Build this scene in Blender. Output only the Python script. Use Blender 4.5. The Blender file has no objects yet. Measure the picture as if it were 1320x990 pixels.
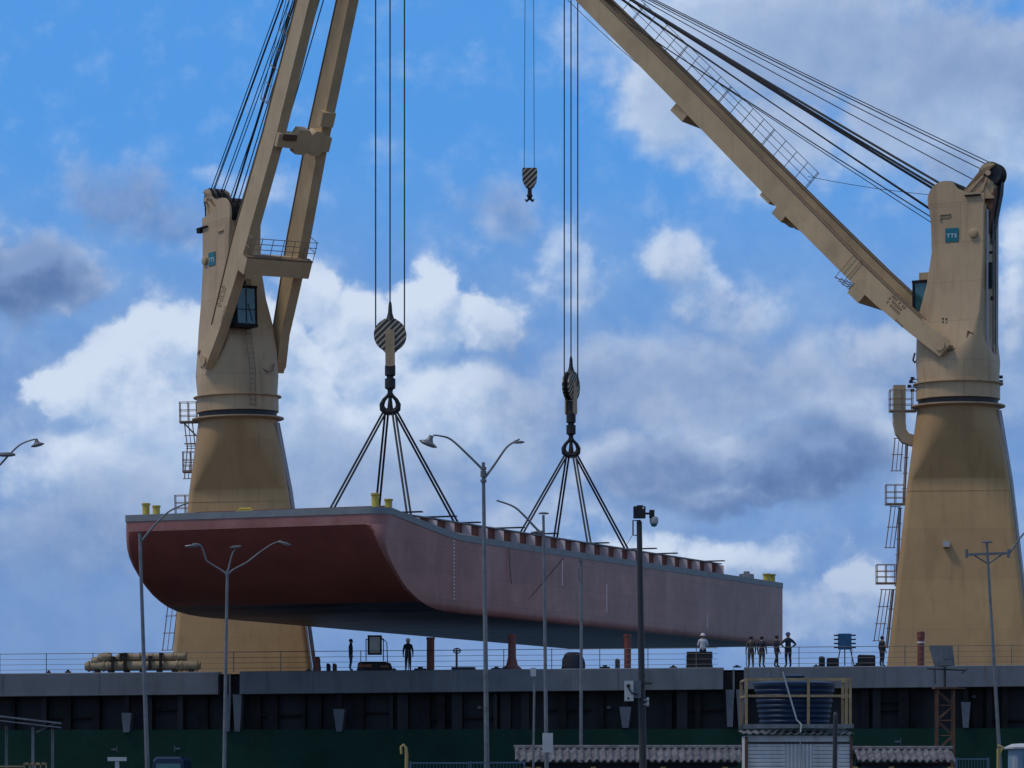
import bpy, bmesh, math, random
from mathutils import Vector, Matrix
random.seed(7)
sc = bpy.context.scene
COL = sc.collection
R = math.radians
FP = 4600.0            # focal length in pixels of the 1320 px wide photograph
HZ = 1005.0            # row of the horizon
EYE = 1.7

def P(px, py, Y):
    """photo pixel + distance -> world point"""
    return Vector(((px-660.0)/FP*Y, Y, EYE+(HZ-py)/FP*Y))

# ------------------------------------------------------------------ materials
def nd(nt, typ, **kw):
    n = nt.nodes.new(typ)
    for k, v in kw.items(): setattr(n, k, v)
    return n

def mat(name, col, rough=0.6, metal=0.0, var=0.15, scale=1.2, streak=0.0, scol=(0.10,0.045,0.02), bump=0.0, spec=0.5, tint=None, trans=0.0):
    m = bpy.data.materials.new(name); m.use_nodes = True
    nt = m.node_tree; b = nt.nodes['Principled BSDF']; L = nt.links.new
    b.inputs['Roughness'].default_value = rough; b.inputs['Metallic'].default_value = metal
    b.inputs['Specular IOR Level'].default_value = spec
    if trans: b.inputs['Transmission Weight'].default_value = trans
    geo = nd(nt, 'ShaderNodeNewGeometry')
    n1 = nd(nt, 'ShaderNodeTexNoise'); n1.inputs['Scale'].default_value = scale; n1.inputs['Detail'].default_value = 6; n1.inputs['Roughness'].default_value = 0.65
    L(geo.outputs['Position'], n1.inputs['Vector'])
    r1 = nd(nt, 'ShaderNodeValToRGB')
    c = Vector(col); t = Vector(tint) if tint else c
    r1.color_ramp.elements[0].position = 0.32; r1.color_ramp.elements[1].position = 0.68
    r1.color_ramp.elements[0].color = (*(c*(1-var)), 1); r1.color_ramp.elements[1].color = (*(t*(1+var)), 1)
    L(n1.outputs['Fac'], r1.inputs['Fac'])
    out = r1.outputs['Color']
    if streak:
        mp = nd(nt, 'ShaderNodeMapping'); mp.inputs['Scale'].default_value = (2.6, 2.6, 0.16)
        L(geo.outputs['Position'], mp.inputs['Vector'])
        n2 = nd(nt, 'ShaderNodeTexNoise'); n2.inputs['Scale'].default_value = 1.0; n2.inputs['Detail'].default_value = 5
        L(mp.outputs['Vector'], n2.inputs['Vector'])
        mr = nd(nt, 'ShaderNodeMapRange'); mr.inputs['From Min'].default_value = 0.55; mr.inputs['From Max'].default_value = 0.75; mr.inputs['To Max'].default_value = streak
        L(n2.outputs['Fac'], mr.inputs['Value'])
        mx = nd(nt, 'ShaderNodeMixRGB'); mx.inputs['Color2'].default_value = (*scol, 1)
        L(mr.outputs['Result'], mx.inputs['Fac']); L(out, mx.inputs['Color1']); out = mx.outputs['Color']
    L(out, b.inputs['Base Color'])
    if bump:
        bp = nd(nt, 'ShaderNodeBump'); bp.inputs['Strength'].default_value = bump; bp.inputs['Distance'].default_value = 0.05
        L(n1.outputs['Fac'], bp.inputs['Height']); L(bp.outputs['Normal'], b.inputs['Normal'])
    m['out'] = 0
    return m

def add_seams(m, dx, dz, axis='X', dark=0.8, mortar=0.012, bump=0.35):
    """weld seams between plates, in the object's own coordinates"""
    nt = m.node_tree; L = nt.links.new; b = nt.nodes['Principled BSDF']
    tc = nd(nt, 'ShaderNodeTexCoord'); sp = nd(nt, 'ShaderNodeSeparateXYZ'); cb = nd(nt, 'ShaderNodeCombineXYZ')
    L(tc.outputs['Object'], sp.inputs[0]); L(sp.outputs[axis], cb.inputs['X']); L(sp.outputs['Z'], cb.inputs['Y'])
    br = nd(nt, 'ShaderNodeTexBrick'); br.offset = 0.5; br.inputs['Scale'].default_value = 1
    br.inputs['Brick Width'].default_value = dx; br.inputs['Row Height'].default_value = dz
    br.inputs['Mortar Size'].default_value = mortar; br.inputs['Mortar Smooth'].default_value = 0.6
    br.inputs['Color1'].default_value = (1,1,1,1); br.inputs['Color2'].default_value = (0.86,0.85,0.87,1); br.inputs['Mortar'].default_value = (dark,dark,dark,1)
    L(cb.outputs[0], br.inputs['Vector'])
    src = b.inputs['Base Color'].links[0].from_socket
    mx = nd(nt, 'ShaderNodeMixRGB'); mx.blend_type = 'MULTIPLY'; mx.inputs['Fac'].default_value = 1
    L(src, mx.inputs['Color1']); L(br.outputs['Color'], mx.inputs['Color2']); L(mx.outputs['Color'], b.inputs['Base Color'])
    # faint hungry-horse dishing of the plating
    nz = nd(nt, 'ShaderNodeTexNoise'); nz.inputs['Scale'].default_value = 0.9; nz.inputs['Detail'].default_value = 2
    L(cb.outputs[0], nz.inputs['Vector'])
    bp = nd(nt, 'ShaderNodeBump'); bp.inputs['Strength'].default_value = bump; bp.inputs['Distance'].default_value = 0.06
    L(nz.outputs['Fac'], bp.inputs['Height']); L(bp.outputs['Normal'], b.inputs['Normal'])

M = {}
M['cream'] = mat('crane_cream_paint', (0.54,0.385,0.215), 0.5, var=0.09, scale=0.5, streak=0.34, scol=(0.22,0.12,0.06))
add_seams(M['cream'], 60.0, 2.45, 'X', 0.72, 0.025, 0.15)
M['cream_jib'] = mat('jib_cream_paint', (0.55,0.40,0.22), 0.5, var=0.10, scale=0.5, streak=0.2, scol=(0.25,0.15,0.08))
M['pedestal'] = mat('pedestal_tan_paint', (0.49,0.305,0.125), 0.5, var=0.08, scale=0.35, streak=0.28, scol=(0.2,0.105,0.045))
add_seams(M['pedestal'], 60.0, 3.1, 'X', 0.8, 0.02, 0.12)
M['dark_steel'] = mat('dark_steel', (0.03,0.032,0.036), 0.55, 0.3, var=0.3)
M['rope'] = mat('wire_rope', (0.022,0.024,0.03), 0.6, 0.2, var=0.3, scale=20)
M['rail'] = mat('rail_steel', (0.17,0.15,0.13), 0.55, 0.2, var=0.2)
M['tanrail'] = mat('ladder_tan_paint', (0.28,0.20,0.14), 0.55, var=0.2)
M['grey_edge'] = mat('pale_grey_conduit', (0.42,0.44,0.47), 0.45, 0.2, var=0.1)
M['black'] = mat('black_matte', (0.012,0.013,0.016), 0.7, var=0.3)
M['glass'] = mat('cab_glass', (0.03,0.13,0.15), 0.06, var=0.3, scale=2.5, spec=0.8)
M['teal'] = mat('teal_plate', (0.0,0.16,0.21), 0.4, var=0.05)
M['white'] = mat('white_paint', (0.78,0.79,0.80), 0.5, var=0.06)
M['stencil'] = mat('stencil_grey', (0.20,0.13,0.075), 0.7, var=0.15)
M['barge_red'] = mat('barge_red_oxide', (0.36,0.132,0.105), 0.4, var=0.2, scale=0.45, streak=0.16, scol=(0.30,0.20,0.19), tint=(0.37,0.155,0.132))
add_seams(M['barge_red'], 4.8, 1.45, 'X', 0.66, 0.03)
def weather(m,scale,amt,col,lo=.5,hi=.7):
    nt=m.node_tree; L=nt.links.new; b=nt.nodes['Principled BSDF']
    tc=nd(nt,'ShaderNodeTexCoord'); mp=nd(nt,'ShaderNodeMapping'); mp.inputs['Scale'].default_value=scale; L(tc.outputs['Object'],mp.inputs['Vector'])
    n=nd(nt,'ShaderNodeTexNoise'); n.inputs['Scale'].default_value=1; n.inputs['Detail'].default_value=5; L(mp.outputs['Vector'],n.inputs['Vector'])
    r=nd(nt,'ShaderNodeMapRange'); r.inputs['From Min'].default_value=lo; r.inputs['From Max'].default_value=hi; r.inputs['To Max'].default_value=amt; L(n.outputs['Fac'],r.inputs['Value'])
    mx=nd(nt,'ShaderNodeMixRGB'); mx.inputs['Color2'].default_value=(*col,1); L(r.outputs['Result'],mx.inputs['Fac']); L(b.inputs['Base Color'].links[0].from_socket,mx.inputs['Color1']); L(mx.outputs['Color'],b.inputs['Base Color'])
weather(M['barge_red'],(.22,.2,.9),.45,(.24,.085,.07)); weather(M['barge_red'],(.5,.3,.12),.5,(.46,.255,.225),.52,.72); weather(M['barge_red'],(1.6,.3,.25),.55,(.15,.06,.045),.62,.74)
weather(M['cream'],(.9,.9,.11),.5,(.26,.16,.085),.58,.74); weather(M['pedestal'],(.7,.7,.10),.5,(.26,.15,.06),.56,.74); weather(M['cream_jib'],(.5,.5,.5),.35,(.32,.22,.12),.55,.7)
M['barge_bow_shaded'] = mat('barge_bow_shaded_oxide', (0.255,0.060,0.043), 0.5, var=0.14, scale=0.7, streak=0.18, scol=(0.15,0.05,0.04))  # hull's red oxide, darkened: the undercut bow's shade is in the colour
add_seams(M['barge_bow_shaded'], 4.0, 1.6, 'Y', 0.85)
weather(M['barge_bow_shaded'],(.3,.22,.5),.45,(.30,.085,.06),.5,.7)
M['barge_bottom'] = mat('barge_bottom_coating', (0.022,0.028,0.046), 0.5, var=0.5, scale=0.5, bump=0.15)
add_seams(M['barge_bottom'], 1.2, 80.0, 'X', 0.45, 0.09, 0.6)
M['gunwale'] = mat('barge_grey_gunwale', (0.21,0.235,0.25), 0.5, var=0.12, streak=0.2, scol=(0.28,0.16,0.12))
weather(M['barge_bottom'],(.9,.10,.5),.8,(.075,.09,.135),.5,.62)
M['coaming'] = mat('coaming_primer', (0.21,0.068,0.042), 0.6, var=0.3)
M['bracket'] = mat('bracket_pale_primer', (0.72,0.58,0.58), 0.5, var=0.15)
M['yellow'] = mat('bollard_yellow', (0.52,0.40,0.06), 0.5, var=0.15)
M['ship_grey'] = mat('ship_bulwark_grey', (0.15,0.163,0.18), 0.5, var=0.16, scale=0.5, streak=0.45, scol=(0.10,0.085,0.08))
weather(M['ship_grey'],(1.1,.5,.25),.5,(.075,.07,.068),.55,.72); weather(M['ship_grey'],(2.2,.5,.18),.6,(.13,.075,.05),.66,.76)
M['bracket_grey'] = mat('bracket_grey_paint', (0.10,0.118,0.14), 0.5, var=0.2)
M['recess'] = mat('recess_shadow_dark', (0.010,0.010,0.013), 0.6, var=0.5, scale=0.6)  # near black: shadow under the bulwark overhang put into the wall colour
M['frame_dark'] = mat('frame_dark_paint', (0.014,0.012,0.0135), 0.7, var=0.6, spec=0.25)
M['ship_green'] = mat('ship_green_boot', (0.005,0.036,0.023), 0.6, var=0.25, scale=0.5, streak=0.25, scol=(0.010,0.02,0.016), spec=0.2)
M['red_vent'] = mat('vent_oxide_red', (0.20,0.055,0.045), 0.55, var=0.2, scale=2)
M['galv'] = mat('galvanised_steel', (0.19,0.20,0.21), 0.5, 0.4, var=0.25, scale=3, streak=0.3, scol=(0.10,0.09,0.085))
M['lamp_grey'] = mat('lamp_housing_grey', (0.16,0.165,0.17), 0.45, 0.3, var=0.1)
M['pole_black'] = mat('camera_pole_black', (0.03,0.03,0.034), 0.5, var=0.3)
M['sheet_tan'] = mat('tarp_tan', (0.33,0.255,0.155), 0.75, var=0.25, scale=3, bump=0.4)
M['strap'] = mat('strap_black', (0.02,0.018,0.018), 0.8, var=0.3)
M['tile'] = mat('fibre_cement_tile', (0.125,0.122,0.13), 0.9, var=0.55, scale=2.5, streak=0.4, scol=(0.07,0.065,0.065))
M['blue_wall'] = mat('kiosk_blue_paint', (0.02,0.07,0.13), 0.6, var=0.2)
M['van_paint'] = mat('van_dark_blue', (0.008,0.022,0.06), 0.35, var=0.1)
M['tank'] = mat('tank_blue_polyethylene', (0.006,0.028,0.075), 0.5, var=0.15, scale=1.5)
M['siding'] = mat('shed_white_siding', (0.58,0.57,0.56), 0.6, var=0.1, scale=2, streak=0.45, scol=(0.16,0.12,0.10))
M['cage'] = mat('cage_ochre_paint', (0.34,0.25,0.13), 0.6, var=0.3, scale=4, streak=0.3)
M['rust'] = mat('rusty_steel', (0.13,0.06,0.035), 0.75, var=0.4, scale=4)
M['fence'] = mat('fence_blue_grey', (0.06,0.12,0.17), 0.55, var=0.2)
M['postyellow'] = mat('post_ochre_yellow', (0.42,0.31,0.10), 0.6, var=0.2)
M['asphalt'] = mat('asphalt', (0.05,0.05,0.052), 0.85, var=0.35, scale=0.6, bump=0.2)
M['concrete'] = mat('quay_concrete', (0.22,0.215,0.20), 0.85, var=0.25, scale=0.8)
M['water'] = mat('harbour_water', (0.012,0.03,0.032), 0.08, var=0.2, scale=0.8, bump=0.5)
M['deck_green'] = mat('deck_oxide', (0.10,0.07,0.06), 0.7, var=0.2)
M['skin'] = mat('skin', (0.30,0.17,0.115), 0.55, var=0.08)
M['navy'] = mat('navy_cloth', (0.018,0.024,0.04), 0.85, var=0.3, scale=5)
M['khaki'] = mat('khaki_cloth', (0.075,0.073,0.058), 0.85, var=0.25, scale=5)
M['green_cloth'] = mat('dark_green_cloth', (0.02,0.035,0.035), 0.85, var=0.3, scale=5)
M['whitecloth'] = mat('white_cloth', (0.55,0.57,0.60), 0.85, var=0.1, scale=5)
M['helmet_white'] = mat('helmet_white', (0.75,0.75,0.72), 0.35, var=0.05)
M['helmet_blue'] = mat('helmet_blue', (0.02,0.07,0.22), 0.35, var=0.05)
M['boot'] = mat('boot_black', (0.012,0.012,0.012), 0.6, var=0.2)
M['blue_gear'] = mat('deck_gear_blue', (0.015,0.10,0.22), 0.5, var=0.2)
M['panel'] = mat('floodlight_pale_panel', (0.62,0.62,0.57), 0.35, var=0.1)
M['orange'] = mat('faded_orange', (0.30,0.10,0.06), 0.7, var=0.4, scale=4)
M['lens'] = mat('lamp_lens', (0.35,0.37,0.38), 0.15, var=0.05)
M['box_white'] = mat('cabinet_pale_grey', (0.48,0.49,0.49), 0.5, var=0.1)
M['lightblue'] = mat('cabin_light_blue', (0.20,0.32,0.42), 0.5, var=0.1)

def stripes():
    m = mat('block_hazard_stripes', (0.5,0.42,0.30), 0.55, var=0.1)
    nt = m.node_tree; L = nt.links.new; b = nt.nodes['Principled BSDF']
    tc = nd(nt, 'ShaderNodeTexCoord'); sp = nd(nt, 'ShaderNodeSeparateXYZ'); L(tc.outputs['Object'], sp.inputs[0])
    a = nd(nt, 'ShaderNodeMath', operation='SUBTRACT'); L(sp.outputs['Z'], a.inputs[0]); L(sp.outputs['X'], a.inputs[1])
    k = nd(nt, 'ShaderNodeMath', operation='MULTIPLY'); k.inputs[1].default_value = 2.75; L(a.outputs[0], k.inputs[0])
    fr = nd(nt, 'ShaderNodeMath', operation='FRACT'); L(k.outputs[0], fr.inputs[0])
    gt = nd(nt, 'ShaderNodeMath', operation='GREATER_THAN'); gt.inputs[1].default_value = 0.42; L(fr.outputs[0], gt.inputs[0])
    src = b.inputs['Base Color'].links[0].from_socket
    mx = nd(nt, 'ShaderNodeMixRGB'); mx.inputs['Color2'].default_value = (0.04,0.037,0.034,1)
    L(gt.outputs[0], mx.inputs['Fac']); L(src, mx.inputs['Color1']); L(mx.outputs['Color'], b.inputs['Base Color'])
    return m
M['stripes'] = stripes()

# ------------------------------------------------------------------ mesh builder
class MB:
    def __init__(s, T=None): s.v=[]; s.f=[]; s.T=T
    def add(s, vs, fs):
        o=len(s.v)
        for p in vs:
            p=Vector(p); s.v.append(s.T(p) if s.T else p)
        for f in fs: s.f.append([o+i for i in f])
        return s
    def box(s,x0,x1,y0,y1,z0,z1):
        return s.add([(x0,y0,z0),(x1,y0,z0),(x1,y1,z0),(x0,y1,z0),(x0,y0,z1),(x1,y0,z1),(x1,y1,z1),(x0,y1,z1)],
              [(0,3,2,1),(4,5,6,7),(0,1,5,4),(1,2,6,5),(2,3,7,6),(3,0,4,7)])
    def beam(s,p,q,w,h,up=(0,0,1)):
        p=Vector(p); q=Vector(q); d=(q-p).normalized(); up=Vector(up)
        x=d.cross(up)
        if x.length<1e-4: x=d.cross(Vector((1,0,0)))
        x.normalize(); y=x.cross(d).normalized()
        vs=[]
        for c in (p,q):
            for a,b in ((-1,-1),(1,-1),(1,1),(-1,1)): vs.append(c+x*(a*w/2)+y*(b*h/2))
        return s.add(vs,[(0,1,2,3),(7,6,5,4),(0,4,5,1),(1,5,6,2),(2,6,7,3),(3,7,4,0)])
    def tube(s,pts,r,n=8,caps=True):
        pts=[Vector(p) for p in pts]; rs=r if isinstance(r,(list,tuple)) else [r]*len(pts)
        rings=[]; prev=None
        for i,p in enumerate(pts):
            d=(pts[min(i+1,len(pts)-1)]-pts[max(i-1,0)])
            d.normalize()
            if prev is None:
                x=d.cross(Vector((0,0,1)))
                if x.length<1e-3: x=d.cross(Vector((1,0,0)))
            else: x=prev-d*prev.dot(d)
            x.normalize(); prev=x; y=d.cross(x)
            rings.append([p+(x*math.cos(2*math.pi*k/n)+y*math.sin(2*math.pi*k/n))*rs[i] for k in range(n)])
        return s.loft(rings,caps)
    def loft(s,rings,caps=True):
        n=len(rings[0]); vs=[p for r in rings for p in r]; fs=[]
        for i in range(len(rings)-1):
            for k in range(n):
                a=i*n+k; b=i*n+(k+1)%n
                fs.append((a,b,b+n,a+n))
        if caps:
            fs.append(tuple(reversed(range(n)))); fs.append(tuple((len(rings)-1)*n+k for k in range(n)))
        return s.add(vs,fs)
    def prism(s,poly,fn,c0,c1):
        n=len(poly)
        vs=[fn(a,b,c0) for a,b in poly]+[fn(a,b,c1) for a,b in poly]
        fs=[tuple(range(n)),tuple(reversed(range(n,2*n)))]
        for k in range(n): fs.append((k,(k+1)%n,n+(k+1)%n,n+k))
        return s.add(vs,fs)
    def lathe(s,prof,c,n=24,axis='z'):
        c=Vector(c); rings=[]
        for r,h in prof:
            ring=[]
            for k in range(n):
                a=2*math.pi*k/n
                if axis=='z': ring.append(c+Vector((r*math.cos(a),r*math.sin(a),h)))
                elif axis=='y': ring.append(c+Vector((r*math.cos(a),h,r*math.sin(a))))
                else: ring.append(c+Vector((h,r*math.cos(a),r*math.sin(a))))
            rings.append(ring)
        return s.loft(rings)
    def sphere(s,c,r,n=14,m=8,sz=1.0):
        return s.lathe([(max(1e-3,r*math.sin(math.pi*i/m)),-r*sz*math.cos(math.pi*i/m)) for i in range(m+1)],c,n)
    def mesh(s,name,org,smooth):
        me=bpy.data.meshes.new(name); me.from_pydata([tuple(v-org) for v in s.v],[],s.f)
        bm=bmesh.new(); bm.from_mesh(me)
        bmesh.ops.remove_doubles(bm,verts=bm.verts,dist=1e-4)
        bmesh.ops.recalc_face_normals(bm,faces=bm.faces)
        bm.to_mesh(me); bm.free()
        if smooth is not None:
            me.shade_smooth(); me.set_sharp_from_angle(angle=R(smooth))
        return me
    def build(s,name,m,parent=None,org=None,smooth=35):
        if parent is not None: org=ORG[parent.name]
        elif org is None: org=Vector((0,0,0))
        org=Vector(org)
        me=s.mesh(name,org,smooth); me.materials.append(M[m] if isinstance(m,str) else m)
        o=bpy.data.objects.new(name,me); COL.objects.link(o)
        if parent is not None: o.parent=parent
        else: o.location=org
        ORG[o.name]=org
        return o
ORG={}
def tag(o,label=None,cat=None,group=None,kind=None):
    if label: o['label']=label
    if cat: o['category']=cat
    if group: o['group']=group
    if kind: o['kind']=kind
    return o
def thing(name,label,cat,loc,rz=0.0,group=None,local=False):
    o=bpy.data.objects.new(name,None); o.empty_display_size=0.3; COL.objects.link(o)
    o.location=loc; o.rotation_euler=(0,0,rz)
    ORG[o.name]=Vector((0,0,0)) if local else Vector(loc)
    return tag(o,label,cat,group)
def arc(c,r,a0,a1,n):
    return [(c[0]+r*math.cos(R(a0+(a1-a0)*i/n)),c[1]+r*math.sin(R(a0+(a1-a0)*i/n))) for i in range(n+1)]
def rrect(x0,x1,y0,y1,r,n=8):
    """rounded rectangle ring, n+1 points per corner, counter-clockwise from +x+y corner"""
    pts=[]
    for i,(cx,cy) in enumerate(((x1-r,y1-r),(x0+r,y1-r),(x0+r,y0+r),(x1-r,y0+r))):
        for k in range(n+1):
            a=R(90*i+90*k/n); pts.append((cx+r*math.cos(a),cy+r*math.sin(a)))
    return pts
def text_mesh(body,size,m,name,parent,mtx,extrude=0.006):
    cu=bpy.data.curves.new(name,'FONT'); cu.body=body; cu.size=size; cu.space_character=1.15; cu.align_x='CENTER'; cu.align_y='CENTER'; cu.extrude=extrude
    t=bpy.data.objects.new(name+'_t',cu); COL.objects.link(t)
    dg=bpy.context.evaluated_depsgraph_get()
    me=bpy.data.meshes.new_from_object(t.evaluated_get(dg)); bpy.data.objects.remove(t); bpy.data.curves.remove(cu)
    me.transform(Matrix.Translation(-ORG[parent.name])@mtx); me.name=name
    me.materials.clear(); me.materials.append(M[m])
    o=bpy.data.objects.new(name,me); COL.objects.link(o); o.parent=parent; ORG[o.name]=ORG[parent.name]
    return o

# ------------------------------------------------------------------ camera
cam=bpy.data.cameras.new('camera'); co=bpy.data.objects.new('camera',cam); COL.objects.link(co)
co.location=(0,0,EYE); co.rotation_euler=(R(90),0,0)
cam.sensor_width=36; cam.lens=36*FP/1320.0; cam.shift_y=(HZ-495.0)/1320.0
cam.clip_start=0.5; cam.clip_end=20000
sc.camera=co

# ------------------------------------------------------------------ light and sky
SUN_EL, SUN_AZ = 60.0, -102.0      # azimuth from +Y (the view direction) towards +X
sd=Vector((math.sin(R(SUN_AZ))*math.cos(R(SUN_EL)),math.cos(R(SUN_AZ))*math.cos(R(SUN_EL)),math.sin(R(SUN_EL))))
sl=bpy.data.lights.new('sun','SUN'); sl.energy=1.3; sl.angle=R(10); sl.color=(1.0,0.9,0.78)
so=bpy.data.objects.new('sun',sl); COL.objects.link(so); so.rotation_euler=sd.to_track_quat('Z','Y').to_euler(); so.location=sd*300

def make_world():
    w=bpy.data.worlds.new('World'); sc.world=w; w.use_nodes=True
    nt=w.node_tree; nt.nodes.clear(); L=nt.links.new
    def MT(op,a,b=None,c=None,clamp=False):
        n=nd(nt,'ShaderNodeMath',operation=op); n.use_clamp=clamp
        for i,x in enumerate((a,b,c)):
            if x is None: continue
            if isinstance(x,(int,float)): n.inputs[i].default_value=x
            else: L(x,n.inputs[i])
        return n.outputs[0]
    def VM(op,a,b=None,c=None):
        n=nd(nt,'ShaderNodeVectorMath',operation=op)
        for i,x in enumerate((a,b,c)):
            if x is None: continue
            if isinstance(x,(tuple,list)): n.inputs[i].default_value=x
            else: L(x,n.inputs[i])
        return n.outputs['Value'] if op in ('LENGTH','DOT_PRODUCT') else n.outputs[0]
    def MR(x,a,b,c=0.0,d=1.0,t='SMOOTHSTEP'):
        n=nd(nt,'ShaderNodeMapRange'); n.interpolation_type=t
        L(x,n.inputs['Value']); n.inputs['From Min'].default_value=a; n.inputs['From Max'].default_value=b; n.inputs['To Min'].default_value=c; n.inputs['To Max'].default_value=d
        return n.outputs['Result']
    def MIX(f,a,b,mode='MIX'):
        n=nd(nt,'ShaderNodeMixRGB'); n.blend_type=mode
        for i,x in ((0,f),(1,a),(2,b)):
            if isinstance(x,(int,float)): n.inputs[i].default_value=x
            elif isinstance(x,tuple): n.inputs[i].default_value=(*x,1)
            else: L(x,n.inputs[i])
        return n.outputs[0]
    def NOISE(v,scale,detail,rough=0.55,out='Fac'):
        n=nd(nt,'ShaderNodeTexNoise'); n.inputs['Scale'].default_value=scale; n.inputs['Detail'].default_value=detail; n.inputs['Roughness'].default_value=rough
        L(v,n.inputs['Vector']); return n.outputs[out]
    tc=nd(nt,'ShaderNodeTexCoord'); D=tc.outputs['Generated']
    sp=nd(nt,'ShaderNodeSeparateXYZ'); L(D,sp.inputs[0]); x,y,z=sp.outputs
    az=MT('ARCTAN2',x,y)
    hyp=MT('SQRT',MT('ADD',MT('MULTIPLY',x,x),MT('MULTIPLY',y,y)))
    te=MT('DIVIDE',z,MT('MAXIMUM',hyp,0.05))
    # cloud chart: hundreds of units on a compass/elevation chart of the sky
    cb=nd(nt,'ShaderNodeCombineXYZ'); L(MT('MULTIPLY_ADD',az,46.0,6.6),cb.inputs[0]); L(MT('MULTIPLY_ADD',te,-46.0,10.05),cb.inputs[1]); q0=cb.outputs[0]
    wA=VM('MULTIPLY',VM('SUBTRACT',NOISE(q0,0.7,3,0.5,'Color'),(0.5,0.5,0.5)),(1.6,1.2,0))
    wB=VM('MULTIPLY',VM('SUBTRACT',NOISE(q0,2.4,5,0.6,'Color'),(0.5,0.5,0.5)),(0.75,0.65,0))
    qs=VM('ADD',q0,wA)                       # soft warp
    qc=VM('ADD',VM('ADD',q0,VM('MULTIPLY',wA,(0.5,0.5,0))),wB)   # billowy warp
    def BL(q,lst,k0=1.0,k1=0.0):
        tot=None
        for (cx,cy,rx,ry,a) in lst:
            v=VM('MULTIPLY_ADD',q,(1/rx*100,1/ry*100,0),(-cx/rx,-cy/ry,0))
            m=MR(VM('LENGTH',v),k1,k0,a,0.0)
            tot=m if tot is None else MT('MAXIMUM',tot,m)
        return tot
    f1=NOISE(q0,1.1,7,0.6); f3=NOISE(qs,0.55,5,0.55)
    sky=nd(nt,'ShaderNodeTexSky'); sky.sky_type='NISHITA'; sky.sun_disc=False
    sky.sun_elevation=R(SUN_EL); sky.sun_rotation=R(SUN_AZ); sky.altitude=0; sky.air_density=1.0; sky.dust_density=0.6; sky.ozone_density=2.0
    base=MIX(1.0,sky.outputs[0],SKYTINT,'MULTIPLY')
    K=10.0
    def C(r,g,b): return (r*K,g*K,b*K)
    blue=MIX(MR(te,0.0,0.20),C(0.165,0.36,0.70),C(0.078,0.315,0.78))
    col=MIX(0.9,base,blue)
    # thin haze low down
    lowm=MT('MULTIPLY',MR(te,0.185,0.098),MR(f3,0.3,0.6,0.75,1.0))
    col=MIX(lowm,col,MIX(MR(f1,0.35,0.65),C(0.17,0.305,0.60),C(0.245,0.385,0.66)))
    CL_=[(150,500,140,105,1.0),(240,455,95,100,1.0),(85,505,70,60,1.0),(165,610,210,120,0.85),(330,470,110,130,1.0),(400,385,70,100,0.75),(470,450,115,105,1.0),(548,410,85,90,1.0),(632,415,70,62,0.8),(520,550,230,130,0.9),(330,630,230,90,0.7),
         (760,490,150,90,0.62),(900,520,220,100,0.65),(1060,500,190,100,0.7),(1150,455,130,55,0.75),(885,345,75,62,0.66),(945,410,85,60,0.5),(735,345,65,85,0.5),
         (1040,605,150,85,1.0),(850,595,170,80,0.9),(1110,560,85,85,0.9),(960,640,210,45,0.85),(950,590,80,60,0.9),
         (880,725,230,40,0.75),(1115,765,75,75,0.9),(1030,790,170,60,0.55),(700,660,200,60,0.5),(300,540,330,150,1.0),(250,640,260,120,0.95),(450,620,220,110,0.85),(640,540,140,120,0.75),(880,470,200,70,.6),
         (1010,40,350,150,1.0),(870,110,120,145,0.9),(990,190,150,95,0.9),(1240,130,250,175,1.0),(1310,370,75,160,0.8),
         (20,368,175,78,1.0),(-60,330,130,70,0.95),(150,255,110,80,0.46),(215,300,110,55,0.44),(640,285,85,65,0.42),(335,240,110,34,0.30),(914,378,65,50,0.6),(1180,590,120,90,.5),(80,690,220,80,0.55),(1230,500,150,120,0.5)]
    def dens(off):
        q=VM('ADD',q0,off) if off else q0
        a1=VM('MULTIPLY',VM('SUBTRACT',NOISE(q,0.75,3,0.5,'Color'),(0.5,0.5,0.5)),(1.1,0.8,0))
        a2=VM('MULTIPLY',VM('SUBTRACT',NOISE(q,2.3,4,0.55,'Color'),(0.5,0.5,0.5)),(0.6,0.5,0))
        qq=VM('ADD',VM('ADD',q,a1),a2)
        bl=BL(qq,CL_,1.0,0.25)
        return MT('ADD',bl,MT('MULTIPLY',MT('SUBTRACT',NOISE(q,1.7,9,0.58),0.5),0.95))
    d0=dens(None); d1=dens((-0.10,-0.26,0.0))
    crisp=BL(q0,[(150,470,170,110,1.0),(520,410,190,110,1.0),(330,450,150,120,1.0),(60,370,140,60,0.5),(1110,740,90,80,0.9),(880,330,80,60,0.15),(1060,530,130,70,0.3)],1.0,0.5)
    soft=MR(d0,-0.05,0.80); hard=MR(d0,0.18,0.58)
    al=MT('ADD',soft,MT('MULTIPLY',MT('SUBTRACT',hard,soft),crisp))
    slope=MT('SUBTRACT',d0,d1)
    lit=MT('MULTIPLY_ADD',slope,1.15,0.40)
    lit=MT('ADD',lit,MT('MULTIPLY',MT('SUBTRACT',NOISE(q0,2.8,6,0.6),0.5),0.65))
    lit=MT('ADD',lit,MR(d0,0.5,1.25,0.14,-0.12))
    tone=BL(qs,[(15,370,215,110,1.0),(1040,600,195,110,1.0),(850,605,180,80,0.85),(960,652,250,48,0.9),(150,262,130,95,0.95),(230,300,110,60,.9),(640,285,95,70,0.8),(1270,70,240,150,0.6),(1080,90,350,190,0.46),(880,120,120,140,.2),(760,490,210,140,.62),(930,480,230,110,.62),(1110,460,200,90,.5),(180,700,300,120,.5),(500,640,330,110,.5),(1230,480,160,140,.5),(885,360,80,60,.25),(945,410,80,50,.4),(720,560,130,150,0.45),(60,720,260,120,0.72),(1050,770,260,80,.35),(300,700,300,80,0.45),(600,640,220,80,0.45),(1240,250,90,110,0.5),(900,500,200,70,0.35),(1060,480,180,60,.3)],1.0,0.25)
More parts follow.
